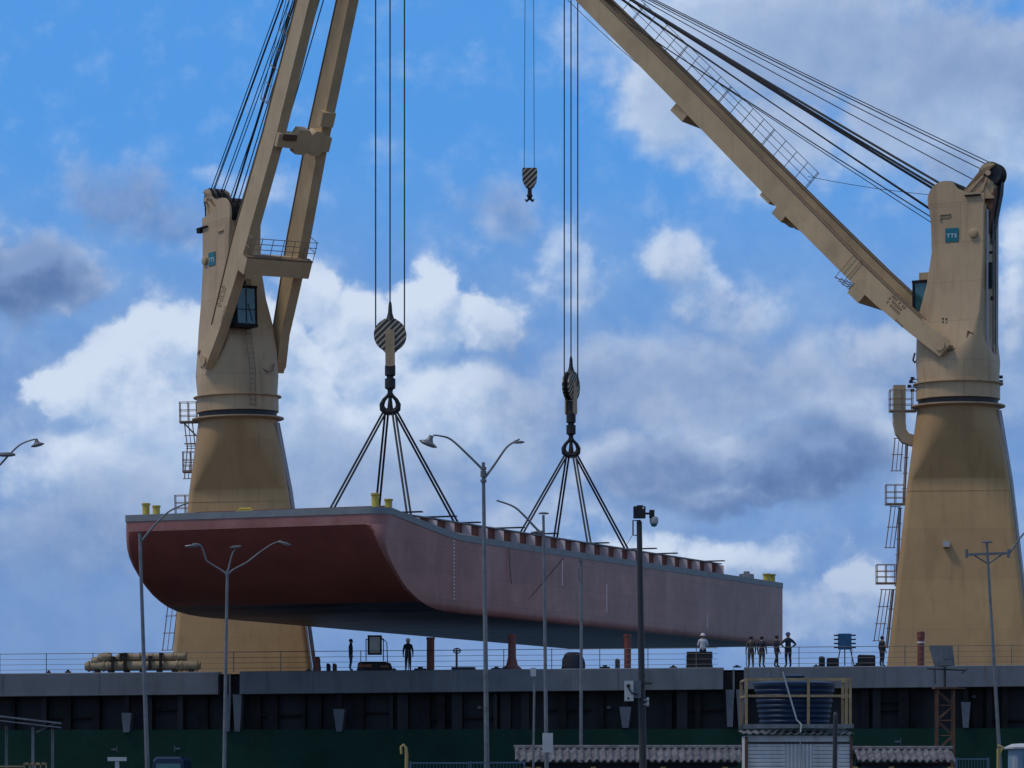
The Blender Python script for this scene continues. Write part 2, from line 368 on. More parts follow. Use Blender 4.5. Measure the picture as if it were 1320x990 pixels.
    top=BL(q0,[(140,455,170,75,0.30),(240,420,90,60,0.30),(548,370,110,60,0.34),(640,395,60,40,0.3),(440,400,100,70,0.2),(1112,740,70,50,0.3),(880,330,60,40,0.14),(860,120,120,140,0.12),(160,510,210,140,0.26),(490,480,210,140,0.26)],1.0,0.1)
    lit=MT('ADD',lit,top)
    calm=BL(q0,[(1060,110,470,240,0.62),(950,500,330,140,0.42),(400,640,520,130,0.55),(1200,480,150,160,.4)],1.0,0.35)
    lit=MIX(calm,lit,(0.52,0.52,0.52))
    lit=MR(lit,0.0,1.0)
    cw=MIX(lit,C(0.275,0.43,0.70),C(0.65,0.745,0.89))
    cd=MIX(lit,C(0.100,0.180,0.39),C(0.215,0.325,0.57))
    cc=MIX(tone,cw,cd)
    col=MIX(MT('MULTIPLY',al,0.94),col,cc)
    deep=MT('MULTIPLY',MR(te,0.088,0.035),BL(q0,[(0,800,420,260,.75),(620,830,420,180,.6),(1000,840,300,130,.35)],1.0,0.3))
    col=MIX(deep,col,C(0.165,0.295,0.575))
    # rest of the sky, outside the chart
    g=NOISE(D,2.2,6,0.6)
    gm=MR(g,0.42,0.62,0.0,0.85)
    rest=MIX(gm,MIX(0.5,base,C(0.14,0.32,0.66)),MIX(NOISE(D,5,4),C(0.22,0.27,0.37),C(0.46,0.49,0.55)))
    win=MT('MULTIPLY',MR(MT('ABSOLUTE',az),0.30,0.20),MR(te,0.36,0.26))
    col=MIX(win,rest,col)
    bg=nd(nt,'ShaderNodeBackground'); bg.inputs['Strength'].default_value=0.1; L(col,bg.inputs['Color'])
    o=nd(nt,'ShaderNodeOutputWorld'); L(bg.outputs[0],o.inputs[0])
SKYTINT=(0.75,0.95,1.25)
make_world()
vs=sc.view_settings; vs.view_transform='Standard'; vs.look='None'; vs.exposure=0.0; vs.gamma=1.0; vs.use_curve_mapping=False

# ------------------------------------------------------------------ setting: ground, quay, water
SA=-0.105; SC,SS=math.cos(SA),math.sin(SA); SHIP0=Vector((0,201,0))
def S(p):    # ship frame (along, inboard, up) -> world
    p=Vector(p); return Vector((p.x*SC-p.y*SS, 201+p.x*SS+p.y*SC, p.z))
def ship_s(px,d=0.0):
    k=(px-660)/FP
    return (k*(201+d*SC)+d*SS)/(SC-k*SS)
def ship_z(px,py,d=0.0):
    s=ship_s(px,d); Y=201+s*SS+d*SC
    return EYE+(HZ-py)/FP*Y
g=MB(); g.add([(-6000,-3000,0),(6000,-3000,0),S((6000,-3.2,0)),S((-6000,-3.2,0))],[(0,1,2,3)])
tag(g.build('ground','asphalt',smooth=None),kind='structure')
q=MB(S); q.box(-4000,4000,-3.2,-2.4,-6,0.16); tag(q.build('quay_edge','concrete',smooth=None),kind='structure')
wt=MB(); wt.add([S((-9000,-2.4,-1.6)),S((9000,-2.4,-1.6)),S((9000,12000,-1.6)),S((-9000,12000,-1.6))],[(0,1,2,3)])
tag(wt.build('water','water',smooth=None),kind='structure')

# ------------------------------------------------------------------ the ship
def zt(s): return 7.925+0.005*s
def zb(s): return 6.70+0.0072*s
ship=thing('cargo_ship','long grey and green cargo ship lying across the whole view under the two cranes','ship',(0,201,0))
S0,S1=-75.0,62.0
hb=MB(S)   # green lower hull with a raked end on both sides
hb.loft([[(s,d,z) for d,z in ((0.35,-1.9),(0.35,4.55),(25,4.55),(25,-1.9))] for s in (S0,S1)])
hull=hb.build('hull','ship_green',ship,smooth=None)
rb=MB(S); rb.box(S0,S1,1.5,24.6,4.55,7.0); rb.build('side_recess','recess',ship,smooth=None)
db=MB(S); db.add([(S0,0.9,zt(S0)-0.12),(S1,0.9,zt(S1)-0.12),(S1,25,zt(S1)-0.12),(S0,25,zt(S0)-0.12),(S0,0.9,zb(S0)+.1),(S1,0.9,zb(S1)+.1),(S1,25,zb(S1)+.1),(S0,25,zb(S0)+.1)],[(0,1,2,3),(7,6,5,4),(0,3,7,4),(1,5,6,2),(2,6,7,3)])
db.build('deck','deck_green',ship,smooth=None)
def bulwark(a,b,name='bulwark',m='ship_grey'):
    m_=MB(S); n=max(2,int((b-a)/6))
    ss=[a+(b-a)*i/n for i in range(n+1)]
    m_.loft([[(s,0,zb(s)),(s,0.03,zb(s)-.04),(s,1.3,zb(s)-.04),(s,1.3,zt(s)),(s,0.05,zt(s)),(s,0,zt(s)-.04)] for s in ss])
    o=m_.build(name,m,ship)
    lip=MB(S); lip.loft([[(s,-0.035,zb(s)-0.02),(s,-0.035,zb(s)+0.07),(s,-.003,zb(s)+0.07),(s,-.003,zb(s)-0.02)] for s in ss]); lip.build('lip',m,o)
    s=a+1.5
    while s<b-1:
        sm=MB(S); sm.box(s-.02,s+.02,-0.02,-0.003,zb(s)+.09,zt(s)-.06); sm.build('weld_strip',m,o,smooth=None); s+=random.choice((2.7,3.6,4.8,5.6))
    return o
sg=[ship_s(p) for p in (281,309,932,959)]
bulwark(S0,sg[0]); bulwark(sg[1],sg[2]); bulwark(sg[3],S1)
# recessed gaps in the bulwark, with an upper plate
for a,b in ((sg[0],sg[1]),(sg[2],sg[3])):
    m_=MB(S); m_.box(a+.02,b-.02,0.5,1.2,zb(a)-.6,zt(a)-0.25); m_.build('gap_plate','frame_dark',ship,smooth=None)
    m_=MB(S); m_.box((a+b)/2-.05,(a+b)/2+.05,0.25,.5,zb(a)-.5,zt(a)-0.1); m_.build('gap_stiffener','ship_grey',ship,smooth=None)
# tapered brackets hanging below the bulwark
for px,w0,w1,pt,pb in ((163,13,8,919,944),(293,10,6,893,943),(306,12,7,893,943),(437,15,7,914,943),(806,15,8,911,938),(941,11,7,886,937),(955,12,6,886,937),(1245,12,7,905,938)):
    z0=ship_z(px,pb,0.2); z1=min(ship_z(px,pt,0.2),zb(ship_s(px))-.045); s=ship_s(px,.2); k=0.0437
    m_=MB(S); m_.loft([[(s-w/2*k,0.15,z),(s+w/2*k,0.15,z),(s+w/2*k,1.0,z),(s-w/2*k,1.0,z)] for w,z in ((w1,z0),(w0,z1))])
    m_.build('fender_bracket','bracket_grey',ship,smooth=None)
    if pt>900:
        m_=MB(S); m_.box(s-.13,s+.13,0.3,0.9,z1,zb(s)-.05); m_.build('hanger','frame_dark',ship,smooth=None)
# dark upright frames in the recess
pxs=[-20,18,58,88,125,195,235,262,330,352,392,412,465,505,520,548,570,590,640,652,678,725,745,775,862,880,900,1115,1130,1165,1180,1260,1275,1295]
for i,px in enumerate(pxs):
    s=ship_s(px,1.2); w=random.choice((.10,.16,.3,.22)); d0=random.choice((0.6,0.85,1.0))
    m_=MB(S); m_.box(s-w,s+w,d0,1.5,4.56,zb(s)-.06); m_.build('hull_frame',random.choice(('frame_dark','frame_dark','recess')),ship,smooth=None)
for px0,px1,py in ((60,120,925),(190,240,915),(330,385,922),(470,520,918),(600,640,925),(540,590,928),(700,760,915),(1110,1160,905),(1120,1185,915),(860,930,915),(1240,1320,928)):
    a,b=ship_s(px0,1.2),ship_s(px1,1.2); zz=ship_z(px0,py,1.2)
    m_=MB(S); m_.box(a,b,1.1,1.5,zz-.06,zz+.06); m_.build('hull_stringer','frame_dark',ship,smooth=None)
for px,py in ((590,904),(618,912),(785,912),(860,915),(1255,898),(880,905)):
    c=S((ship_s(px,1.05),1.05,ship_z(px,py,1.05))); m_=MB(); m_.lathe([(.14,-.08),(.16,0),(.10,.1)],c,10); m_.build('bulkhead_lamp','galv',ship)
# white hull marks on the green side
def mark(px,py,flip):
    s=ship_s(px,.34); z=ship_z(px,py,.34); m_=MB(S); k=.0437; f=-1 if flip else 1
    m_.box(s-.02,s+.02,0.325,0.348,z-4*k,z+4*k)
    m_.box(s+f*2*k-.05,s+f*2*k+.05,0.325,0.348,z-.05,z+.05); m_.box(s+f*4.4*k-.07,s+f*4.4*k+.07,0.325,0.348,z-.06,z+.06); m_.box(s+f*6.6*k-.05,s+f*6.6*k+.05,0.325,0.348,z-.04,z+.04)
    m_.build('hull_mark','bracket_grey',ship,smooth=None)
mark(151,966,True); mark(225,965,False); mark(1161,956,True)
# deck edge railing: rails, with every post a sub-part
def ship_rail(pa,pb,step,dpt):
    a,b=ship_s(pa,dpt),ship_s(pb,dpt); m_=MB(S); n=max(2,int((b-a)/3)); 
    for h,r in ((1.12,.02),(.8,.013),(.5,.013),(.2,.013)):
        m_.tube([(a+(b-a)*i/n,dpt,zt(a+(b-a)*i/n)+h) for i in range(n+1)],r,5)
    o=m_.build('deck_railing','rail',ship)
    s=a; 
    while s<=b:
        p=MB(S); p.tube([(s,dpt,zt(s)-.02),(s,dpt,zt(s)+1.16)],.026,6); p.build('railing_post','rail',o); s+=step
ship_rail(-60,400,2.72,0.6); ship_rail(404,925,2.72,0.6); ship_rail(962,1360,2.95,0.6)
# low clutter that belongs to the deck: vent pipes, mushroom vent, mooring fittings
def vent(px,top,base_flare=False,cap=False,w=10):
    s=ship_s(px,1.0); z1=ship_z(px,top,1.0); r=w/2*.0437; z0=zt(s)-.05
    prof=[(r,z0),(r,z1-.45),(r*1.0,z1)]
    if base_flare: prof=[(.55,z0),(.55,z0+.12),(.34,z0+.3),(r*1.05,z0+.75),(r,z1-.1),(r,z1)]
    m_=MB(); c=S((s,1.0,0)); m_.lathe(prof,c,14); o=m_.build('vent_pipe','red_vent',ship)
    if cap:
        m_=MB(); m_.lathe([(r*1.08,z1-.62),(r*1.08,z1-.52)],c,14); m_.build('pale_band','panel',o)
        m_=MB(); m_.lathe([(r*1.12,z1-.35),(r*1.15,z1),(r*.9,z1+.05)],c,14); m_.build('vent_cap','coaming',o)
    else:
        m_=MB(); m_.lathe([(r*1.12,z1-.06),(r*1.12,z1+.06)],c,14); m_.build('vent_cap','coaming',o)
vent(555,823); vent(660,819,True); vent(809,819,False,w=9); vent(1187,815,False,True,w=9)
s=ship_s(589,1.0); c=S((s,1,0)); z0=zt(s)
m_=MB(); m_.tube([c+Vector((0,0,z0-.05)),c+Vector((0,0,z0+1.0))],.045,8)
m_.tube([c+Vector((.2*math.cos(a)*1.0,0,z0+1.1+.14*math.sin(a))) for a in [2*math.pi*i/16 for i in range(17)]],.035,6)
m_.tube([c+Vector((-.2,0,z0+1.1)),c+Vector((.2,0,z0+1.1))],.03,6); m_.tube([c+Vector((0,0,z0+.95)),c+Vector((0,0,z0+1.24))],.04,6)
m_.build('valve_handwheel','dark_steel',ship)
m_=MB(S); m_.box(ship_s(583,.8),ship_s(612,.8),.4,1.3,zt(s)-.02,zt(s)+.16); m_.build('hatch_cover','dark_steel',ship)
for px in (63,88,398,466,508,542,640,651,780,868,950,1052,1105):
    s=ship_s(px,.3); h=random.uniform(.08,.2); w=random.uniform(.1,.35)
    m_=MB(S); m_.box(s-w,s+w,.1,.4,zt(s)-.01,zt(s)+h*.5); m_.box(s-w*.4,s+w*.4,.15,.35,zt(s)+h*.5,zt(s)+h); m_.build('deck_fitting','dark_steel',ship,smooth=None)

# ------------------------------------------------------------------ barge
BD=Vector((0.404,0.9148,0)); BD.normalize(); BW=Vector((BD.y,-BD.x,0)); BO=Vector((-14.05,192.1,0)); BL_=63.4; HW=7.85
barge_rz=math.atan2(BD.y,BD.x)      # local x = aft, local -y = starboard (towards the right of the photograph)
def Bw(l,w,z): return BO+BD*l+BW*w+Vector((0,0,z))
barge=thing('barge','huge red oxide barge with grey gunwale hanging in slings from both cranes','barge',BO,barge_rz,local=True)
def sheer(l):
    return 15.28+0.86*max(0.0,min(1.0,1-(l-1.2)/8.6))**1.1
prof=[(10.93,9.4),(10.95,8.3),(11.02,6.9),(11.15,5.75),(11.35,4.75),(11.6,3.95),(11.95,3.15),(12.4,2.4),(12.9,1.75),(13.45,1.18),(13.9,.8),(14.35,.5),(14.8,.24),(15.24,0.03),(15.25,0.0)]
def bilge(z):
    t=max(0.0,min(1.0,(z-10.93)/.42)); return 0.26*(1-math.sqrt(max(0,1-(1-t)**2)))
def plan(lB,w,r=0.7,lA=None):
    l0=lB if lA is None else lA
    rp=min(r,.3)
    # replace the two bow corners with the wide radius
    out=[]
    for i,(cx,cy,rr) in enumerate(((BL_-.08,w-.08,.08),(l0+rp,w-rp,rp),(l0+r,-w+r,r),(BL_-.08,-w+.08,.08))):
        for k in range(9):
            a=R(90*i+90*k/8); out.append((cx+rr*math.cos(a),cy+rr*math.sin(a)))
    # add intermediate points along the long sides so the sheer can follow them
    res=[]
    for i,p in enumerate(out):
        res.append(p); nx=out[(i+1)%len(out)]
        if abs(p[1]-nx[1])>10 and p[0]<20:
            for k in range(1,20):
                y=p[1]+(nx[1]-p[1])*k/20; e=abs(y)/w; e=max(0.0,(e-.80)/.20); e=e*e*(3-2*e)
                res.append((lB+(l0-lB)*e,y))
        if abs(p[0]-nx[0])>20:
            for k in range(1,24):
                t=k/24; t=t**2.2 if nx[0]>p[0] else 1-(1-t)**2.2
                res.append((p[0]+(nx[0]-p[0])*t,p[1]))
    return res
profA={11.6:3.9,11.95:3.02,12.4:2.2,12.9:1.5,13.45:.8,13.9:.36,14.35:.11,14.8:.02,15.24:0.0,15.25:0.0}
rings=[]
for z,l0 in prof:
    w=HW-bilge(z); t_=max(0.0,min(1.0,(15.25-z)/2.65)); pl=plan(l0,w,.16+.8*(1-math.sqrt(1-(1-t_)**2)),profA.get(z,l0)); rings.append([(a,b,min(z,sheer(a)-.3)) for a,b in pl])
rings.append([(a,b,sheer(a)) for a,b in plan(0,HW,.95)])
nlev=len(rings)
hm=MB(); hm.loft(rings,True)
barge_hull=hm.build('hull','barge_red',barge,smooth=20)
me=barge_hull.data; me.materials.append(M['barge_bow_shaded']); me.materials.append(M['barge_bottom']); me.materials.append(M['gunwale'])
for p in me.polygons:
    c=p.center
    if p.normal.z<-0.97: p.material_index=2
    elif p.normal.z>0.9: p.material_index=3
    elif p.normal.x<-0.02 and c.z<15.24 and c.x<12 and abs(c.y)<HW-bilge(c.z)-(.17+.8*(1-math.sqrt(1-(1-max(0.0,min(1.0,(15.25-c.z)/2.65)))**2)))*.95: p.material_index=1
gm=MB(); H_=.36
outer=plan(-.035,HW+.035,.98); inner=plan(.25,HW-.25,.72)
gm.loft([[(a,b,sheer(a)+.03-H_) for a,b in outer],[(a,b,sheer(a)+.03) for a,b in outer],[(a,b,sheer(a)+.03) for a,b in inner],[(a,b,sheer(a)+.03-H_) for a,b in inner]],False)
gm.build('gunwale','gunwale',barge)
# hatch coaming with stay brackets
c0,c1,cw=4.6,55.6,5.9
cm=MB()
for sgn in (-1,1):
    cm.add([],[]); n=26
    for wa,wb in ((cw-.04,cw+.04),):
        cm.loft([[(l,sgn*wa,sheer(l)-.02),(l,sgn*wb,sheer(l)-.02),(l,sgn*wb,sheer(min(l+4,60))*0+16.22),(l,sgn*wa,16.22)] for l in [c0+(c1-c0)*i/n for i in range(n+1)]])
cm.box(c0-.04,c0+.04,-cw,cw,15.2,16.6); cm.box(c1-.04,c1+.04,-cw,cw,15.2,16.22)
coam=cm.build('hatch_coaming','coaming',barge,smooth=None)
fm=MB()
for sgn in (-1,1):
    a,b=sorted((sgn*(cw-.15),sgn*(cw+.26))); fm.box(c0-.1,c1+.35,a,b,16.222,16.29)
fm.box(c0-.15,c0+.3,-cw+.16,cw-.16,16.222,16.31); fm.box(c1-.3,c1+.35,-cw+.16,cw-.16,16.222,16.31)
fm.build('coaming_flange','gunwale',coam,smooth=None)
nb=22
for i in range(nb+1):
    l=c0+.6+(c1-c0-.9)*i/nb
    zlo=sheer(l)-.01
    if zlo>16.1: continue
    for sgn in (-1,1):
        m_=MB(); a=sgn*(cw+.045); b=sgn*(cw+.60)
        m_.add([(l-.03,a,zlo),(l-.03,b,zlo),(l-.03,b,16.10),(l-.03,a,16.218),(l+.03,a,zlo),(l+.03,b,zlo),(l+.03,b,16.10),(l+.03,a,16.218)],[(0,1,2,3),(7,6,5,4),(0,4,5,1),(1,5,6,2),(2,6,7,3),(3,7,4,0)])
        m_.build('coaming_bracket','bracket',coam,smooth=None)
for i,l in enumerate((6.6,10.4,15.2,20.0,25.4,34.4,40.6,45.6,54.4)):
    for sgn in (-1,1):
        m_=MB(); a,b=sorted((sgn*(cw-.4),sgn*(cw+1.15+.4*math.sin(i*2.3)))); m_.box(l-.18,l+.18,a,b,16.33,16.40); m_.build('timber_bearer','dark_steel',coam,smooth=None)
hc=MB(); hc.box(c0+.3,c1-.3,-cw+.2,cw-.2,16.0,16.2); hc.build('hatch_floor','coaming',coam,smooth=None)
def bollard(l,w,h=.78,r=.21):
    z=sheer(l); m_=MB(); m_.lathe([(r*1.15,z),(r*1.0,z+.06),(r,z+h*.8),(r*1.22,z+h*.86),(r*1.22,z+h*.97),(r*.9,z+h)],(l,w,0),16); return m_.build('bollard','yellow',barge)
# local y is port-positive: starboard = -HW
bollard(1.0,-6.95,.84,.2); bollard(1.9,-7.3,.66,.2); bollard(1.1,7.1,.75,.2); bollard(1.1,6.45,.6,.2)
bollard(61.9,-7.2,.62,.25); bollard(62.6,-7.3,.62,.25)
fl=MB(); fl.box(.35,.75,.2,1.1,sheer(.5),sheer(.5)+.1); fl.tube([(.55,.25,16.2),(.55,.3,16.34),(.55,1.0,16.34),(.55,1.05,16.2)],.06,8); fl.build('fairlead','yellow',barge)
dm=MB(); dm.box(57.6,57.8,-6.9,-6.75,15.28,15.62); dm.box(59.0,59.9,-7.0,-6.3,15.28,15.75); dm.box(59.2,59.6,-6.8,-6.5,15.75,15.92); dm.build('deck_fitting','gunwale',barge)
dr=MB(); 
for k in range(17):
    z=14.85-k*.2
    dr.box(9.0,9.0+(.11 if k%2 else .15),-HW-.012,-HW+.0005,z,z+.085)
dr.build('draught_mark','white',barge,smooth=None)
# painted outline and marks low on the side
om=MB()
for l,z0,z1,w_ in ((36.5,11.6,12.7,.22),(48.5,11.6,12.6,.2),(31.2,11.9,13.6,.16),(24.3,13.2,14.7,.14)):
    om.box(l,l+w_,-HW-.010,-HW+.0005,z0,z1)
om.build('primer_patch','bracket',barge,smooth=None)
cab_=MB(); cab_.tube([(24.6,-HW-.02,14.85),(19.5,-HW-.015,12.2)],.014,5); cab_.tube([(16.4,-HW-.06,14.9),(16.55,-HW-.10,13.4),(16.8,-HW-.08,12.9)],.02,5); cab_.build('tag_line','rope',barge)

# ------------------------------------------------------------------ cranes
def crane(root,C,az_d,luff_tip,left):
    d=Vector(az_d).normalized(); n=Vector((-d.y,d.x,0))
    F=lambda p:Vector((C.x,C.y,0))+d*p[0]+n*p[1]+Vector((0,0,p[2]))
    ya=.035 if left else SA; yc,ys_=math.cos(ya),math.sin(ya)
    G=lambda p:Vector((C.x,C.y,0))+Vector((p[0]*yc-p[1]*ys_,p[0]*ys_+p[1]*yc,p[2]))
    z0=7.75
    # pedestal: square foot to round head
    m_=MB(G); N=10
    def sec(hw,hd,r,z): return [(a,b,z) for a,b in rrect(-hw,hw,-hd,hd,r,N)]
    secs=[sec(4.46,3.7,.35,z0)]
    for t in (0.5,.85,.96): secs.append(sec(4.46+(3.10-4.46)*t,3.7+(1.65-3.7)*t,.35,z0+(20.05-z0)*t))
    top=sec(2.5,2.5,2.499,24.55)
    cre=sec(3.10,1.65,.35,20.05)
    secs.append(cre)
    for t in (.05,.14,.3,.5,.75,1): secs.append([Vector(a).lerp(Vector(b),t) for a,b in zip(cre,top)])
    ped=None
    m_.loft(secs); ped=m_.build('pedestal','pedestal',root,smooth=50)
    wl=MB(G); t=(19.4-z0)/(20.05-z0); hw,hd=4.46+(3.1-4.46)*t,3.7+(1.65-3.7)*t
    wl.loft([sec(hw+.012,hd+.012,.35,19.37),sec(hw+.02,hd+.02,.35,19.40),sec(hw+.012,hd+.012,.35,19.43)],False); wl.build('weld_bead','pedestal',ped)
    m_=MB(G)
    m_.tube([(2.45,-.9,24.4),(3.2,-.6,20.05),(4.5,-.4,9.0)],.10,8); m_.tube([(2.58,-.55,24.4),(3.3,-.3,20.05),(4.58,-.1,9.0)],.07,8)
    m_.build('cable_conduit','grey_edge',root)
    # rings
    ZR=24.55
    m_=MB(F); m_.lathe([(2.5,ZR),(2.9,ZR+.12),(2.9,ZR+.2),(2.52,ZR+.22)],(0,0,0),48); m_.build('ring_platform','cream',root)
    m_=MB(F); m_.lathe([(2.46,ZR+.2),(2.46,ZR+.62),(2.40,ZR+.65)],(0,0,0),48); m_.build('slewing_bearing','dark_steel',root)
    m_=MB(F); m_.lathe([(2.4,ZR+.55),(2.58,ZR+.57),(2.58,ZR+1.45),(2.78,ZR+1.5),(2.78,ZR+1.56),(2.5,ZR+1.58)],(0,0,0),48)
    sr=m_.build('slewing_ring','cream',root)
    # house
    def hs(a,c,b,r,z): return [(p,q,z) for p,q in rrect(-c,a,-b,b,r,N)]
    m_=MB(F)
    m_.loft([hs(2.5,2.5,2.5,2.499,ZR+1.5),hs(2.5,2.5,2.5,2.2,27.4),hs(2.15,2.05,1.9,.5,28.9),hs(1.98,2.05,1.62,.12,30.4),hs(1.55,2.08,1.38,.1,32.2),hs(1.3,2.1,1.2,.08,34.2),hs(1.36,2.1,1.16,.08,35.8),hs(1.5,2.1,1.13,.08,37.0)])
    house=m_.build('house','cream',root,smooth=30)
    fn=lambda a,b,c:(a,c,b)
    cheek=[(-2.1,36.9),(1.5,36.9)]+[(p,q) for p,q in arc((.45,37.4),1.12,-12,118,14)]+[(-.35,38.02),(-1.0,37.7),(-2.1,37.6)]
    for sgn in (-1,1):
        m_=MB(F); a,b=sorted((sgn*.98,sgn*1.135)); m_.prism(cheek,fn,a,b); ck=m_.build('cheek_plate','cream',house,smooth=None)
    for k in range(5):
        m_=MB(F); v=-.72+.36*k; m_.lathe([(.25,v-.13),(1.16,v-.13),(1.16,v-.09),(1.02,v-.03),(1.02,v+.03),(1.16,v+.09),(1.16,v+.13),(.25,v+.13)],(.45,0,37.4),32,'y'); m_.build('rope_sheave','black',house)
    for sgn in (-1,1):
        m_=MB(F); a,b=sorted((sgn*.62,sgn*.72)); m_.prism([(-.35,37.6),(-1.75,39.15)]+arc((-2.25,38.85),.66,130,-30,10)+[(-2.62,37.3),(-2.1,37.3)],fn,a,b); o=m_.build('head_bracket','cream',house,smooth=None)
        m_=MB(F); a,b=sorted((sgn*.72,sgn*.80)); m_.prism([(-.9,37.75),(-1.05,37.75),(-2.0,38.7),(-1.85,38.72)],fn,a,b); m_.prism([(-1.75,37.75),(-1.9,37.75),(-2.2,38.6),(-2.1,38.6)],fn,a,b); m_.lathe([(.17,-.02),(.17,.1)],(-2.25,(a+b)/2,38.85),14,'y'); m_.build('stiffener','cream',o)
    m_=MB(F); m_.prism([(-.4,37.5),(-1.65,38.95),(-2.5,38.3),(-2.5,37.3)],fn,-.6,.6); m_.build('head_web','cream',house,smooth=None)
    for v in (-.4,0,.4):
        m_=MB(F); m_.lathe([(.1,v-.1),(.74,v-.1),(.66,v),(.74,v+.1),(.1,v+.1)],(-2.25,0,38.85),24,'y'); m_.build('rope_sheave','dark_steel',house)
    m_=MB(F); m_.prism([(-2.11,37.2),(-2.8,38.4),(-2.75,37.7),(-2.11,34.6)],fn,-.55,.0); m_.build('rope_guard','dark_steel',house,smooth=None)
    m_=MB(F); m_.prism([(-2.11,37.2),(-2.62,37.9),(-2.55,37.2),(-2.11,35.2)],fn,.05,.6); m_.build('rope_guard','rust',house,smooth=None)
    # rear conduits and ladder
    m_=MB(F); 
    for v in (-.95,-.7,.85): m_.tube([(-2.2,v,28.2),(-2.22,v,36.6)],.07,6)
    m_.build('cable_conduit','grey_edge',house)
    m_=MB(F)
    for v in (-.3,.2): m_.tube([(-2.35,v,27.0),(-2.35,v,36.5)],.035,6)
    z=27.2
    while z<36.4: m_.tube([(-2.35,-.3,z),(-2.35,.2,z)],.02,5); z+=.33
    m_.build('rear_ladder','rail',house)
    m_=MB(F); m_.box(-2.45,-2.12,.35,.6,31.8,33.4); m_.lathe([(.1,-.12),(.12,0),(.1,.12)],(-2.4,.5,31.2),10); m_.lathe([(.12,-.05),(.12,.1)],(-2.3,.4,34.0),10); m_.build('junction_box','dark_steel',house)
    # small deck and rail at the top rear
    m_=MB(F); sv=1 if not left else -1
    m_.box(-2.6,-1.3,sv*1.14-.15,sv*1.14+.15,36.95,37.03) if left else m_.box(-1.9,-.9,1.05,1.3,37.45,37.53)
    if left:
        m_.box(-2.55,-2.1,-1.3,-1.0,36.7,36.95)
    m_.build('service_bracket','frame_dark',house,smooth=None)
    # wall fittings on the visible side wall
    def wall_v(z): return (1.2+(1.13-1.2)*(z-34.2)/2.8)
    up=-.05 if not left else -.75
    zc=35.15 if not left else 34.85
    v0=sv*(wall_v(zc)+.003); v1=sv*(wall_v(zc)+.05); a,b=sorted((v0,v1))
    m_=MB(F); m_.box(up-.42,up+.42,a,b,zc-.42,zc+.42); plate=m_.build('name_plate','teal',house,smooth=None)
    xax=(-d if sv>0 else d); yax=Vector((0,0,1)); zax=n*sv
    if xax.cross(yax).dot(zax)<0: xax=-xax
    mt=Matrix((( xax.x,yax.x,zax.x,0),(xax.y,yax.y,zax.y,0),(xax.z,yax.z,zax.z,0),(0,0,0,1)))
    mt.translation=F((up,sv*(wall_v(zc)+.053),zc-.06))
    text_mesh('TTS',.36,'white','plate_lettering',plate,mt,.004)
    uc=-1.45 if not left else -1.6
    m_=MB(F); zc2=zc; m_.lathe([(.27,sv*1.14),(.27,sv*1.34),(.2,sv*1.37)],(uc,0,zc2),20,'y'); m_.build('round_cover','cream',house)
    m_=MB(F); m_.box(.05,.75,sv*1.15,sv*1.24,36.42,36.5) if sv>0 else m_.box(.05,.75,-1.24,-1.15,36.42,36.5)
    if sv>0: m_.box(.68,.76,1.15,1.24,36.1,36.42); m_.box(.1,.7,1.15,1.2,36.24,36.29)
    m_.build('wall_bracket','cream',house,smooth=None)
    m_=MB(F); zz=29.7; 
    for du,dz in ((0,0),(.22,.05),(.02,.25),(.25,.28)):
        vv=sv*1.72; a,b=sorted((vv-.02*sv,vv+.05*sv)); m_.box(.1+du-.04,.1+du+.04,a,b,zz+dz-.04,zz+dz+.04)
    m_.build('grease_nipple','black',house,smooth=None)
    hz=[(-.2,sv*2.35,27.9),(-1.0,sv*2.1,28.1),(-1.3,sv*1.95,28.6),(-1.35,sv*1.9,29.1),(-1.7,sv*1.85,28.9)]
    m_=MB(F); m_.tube(hz,.06,7); m_.build('hydraulic_hose','stencil',house)
    # front ladder on the house
    m_=MB(F)
    for v in (-.55,-.15): m_.tube([(2.66,v,25.3),(2.66,v,27.6),(2.15,v,30.2)],.03,5)
    for i in range(15):
        z=25.4+i*.32; u=2.66 if z<27.6 else 2.66-(z-27.6)/2.6*.51; m_.tube([(u,-.55,z),(u,-.15,z)],.02,5)
    m_.tube([(2.4,.5,27.7),(2.55,.8,27.5),(2.5,1.2,27.6),(2.3,1.4,28.0)],.06,6)
    m_.build('front_ladder','tanrail',house)
    # cab
    cabo=MB(F); cabo.box(1.35,3.1,-1.7,-.15,32.55,32.72); cabo.box(1.35,3.1,-1.7,-.15,30.15,30.35); cabo.box(1.3,1.75,-1.68,-.17,30.35,32.55)
    for u,v in ((3.02,-1.62),(3.02,-.23),(1.8,-1.62),(1.8,-.23)): cabo.box(u-.06,u+.06,v-.06,v+.06,30.35,32.55)
    cabo.lathe([(.2,2.6),(.2,2.7)],(0,-.9,32.95),12,'x')
    cb_=cabo.build('operator_cab','frame_dark',root,smooth=None)
    cr_=MB(F); cr_.box(1.5,2.7,-1.5,-.35,32.722,33.2); cr_.build('cab_roof_unit','cream',cb_,smooth=None)
    gl=MB(F); gl.box(1.76,3.03,-1.6,-.25,30.36,32.54); gl.build('cab_window','glass',cb_,smooth=None)
    wp=MB(F); wp.box(3.035,3.07,-.95,-.9,30.4,32.5); wp.box(3.035,3.07,-1.55,-.3,31.2,31.25); wp.tube([(3.08,-.5,30.5),(3.08,-.8,31.6)],.02,5); wp.build('window_bar','black',cb_,smooth=None)
    sb=MB(F); sb.box(1.3,1.9,-.12,.15,30.9,32.4); sb.build('air_unit','panel',cb_)
    # ---- jib
    H=Vector((.85 if left else .1,0,28.2)); Lj=38.6; DS=.82 if left else 1.0; CSC=.9 if left else 1.0; KS=1.0 if left else 36.6/38.6; Lj*=KS
    reach=luff_tip; L=math.acos(reach/Lj); cu,su=math.cos(L),math.sin(L)
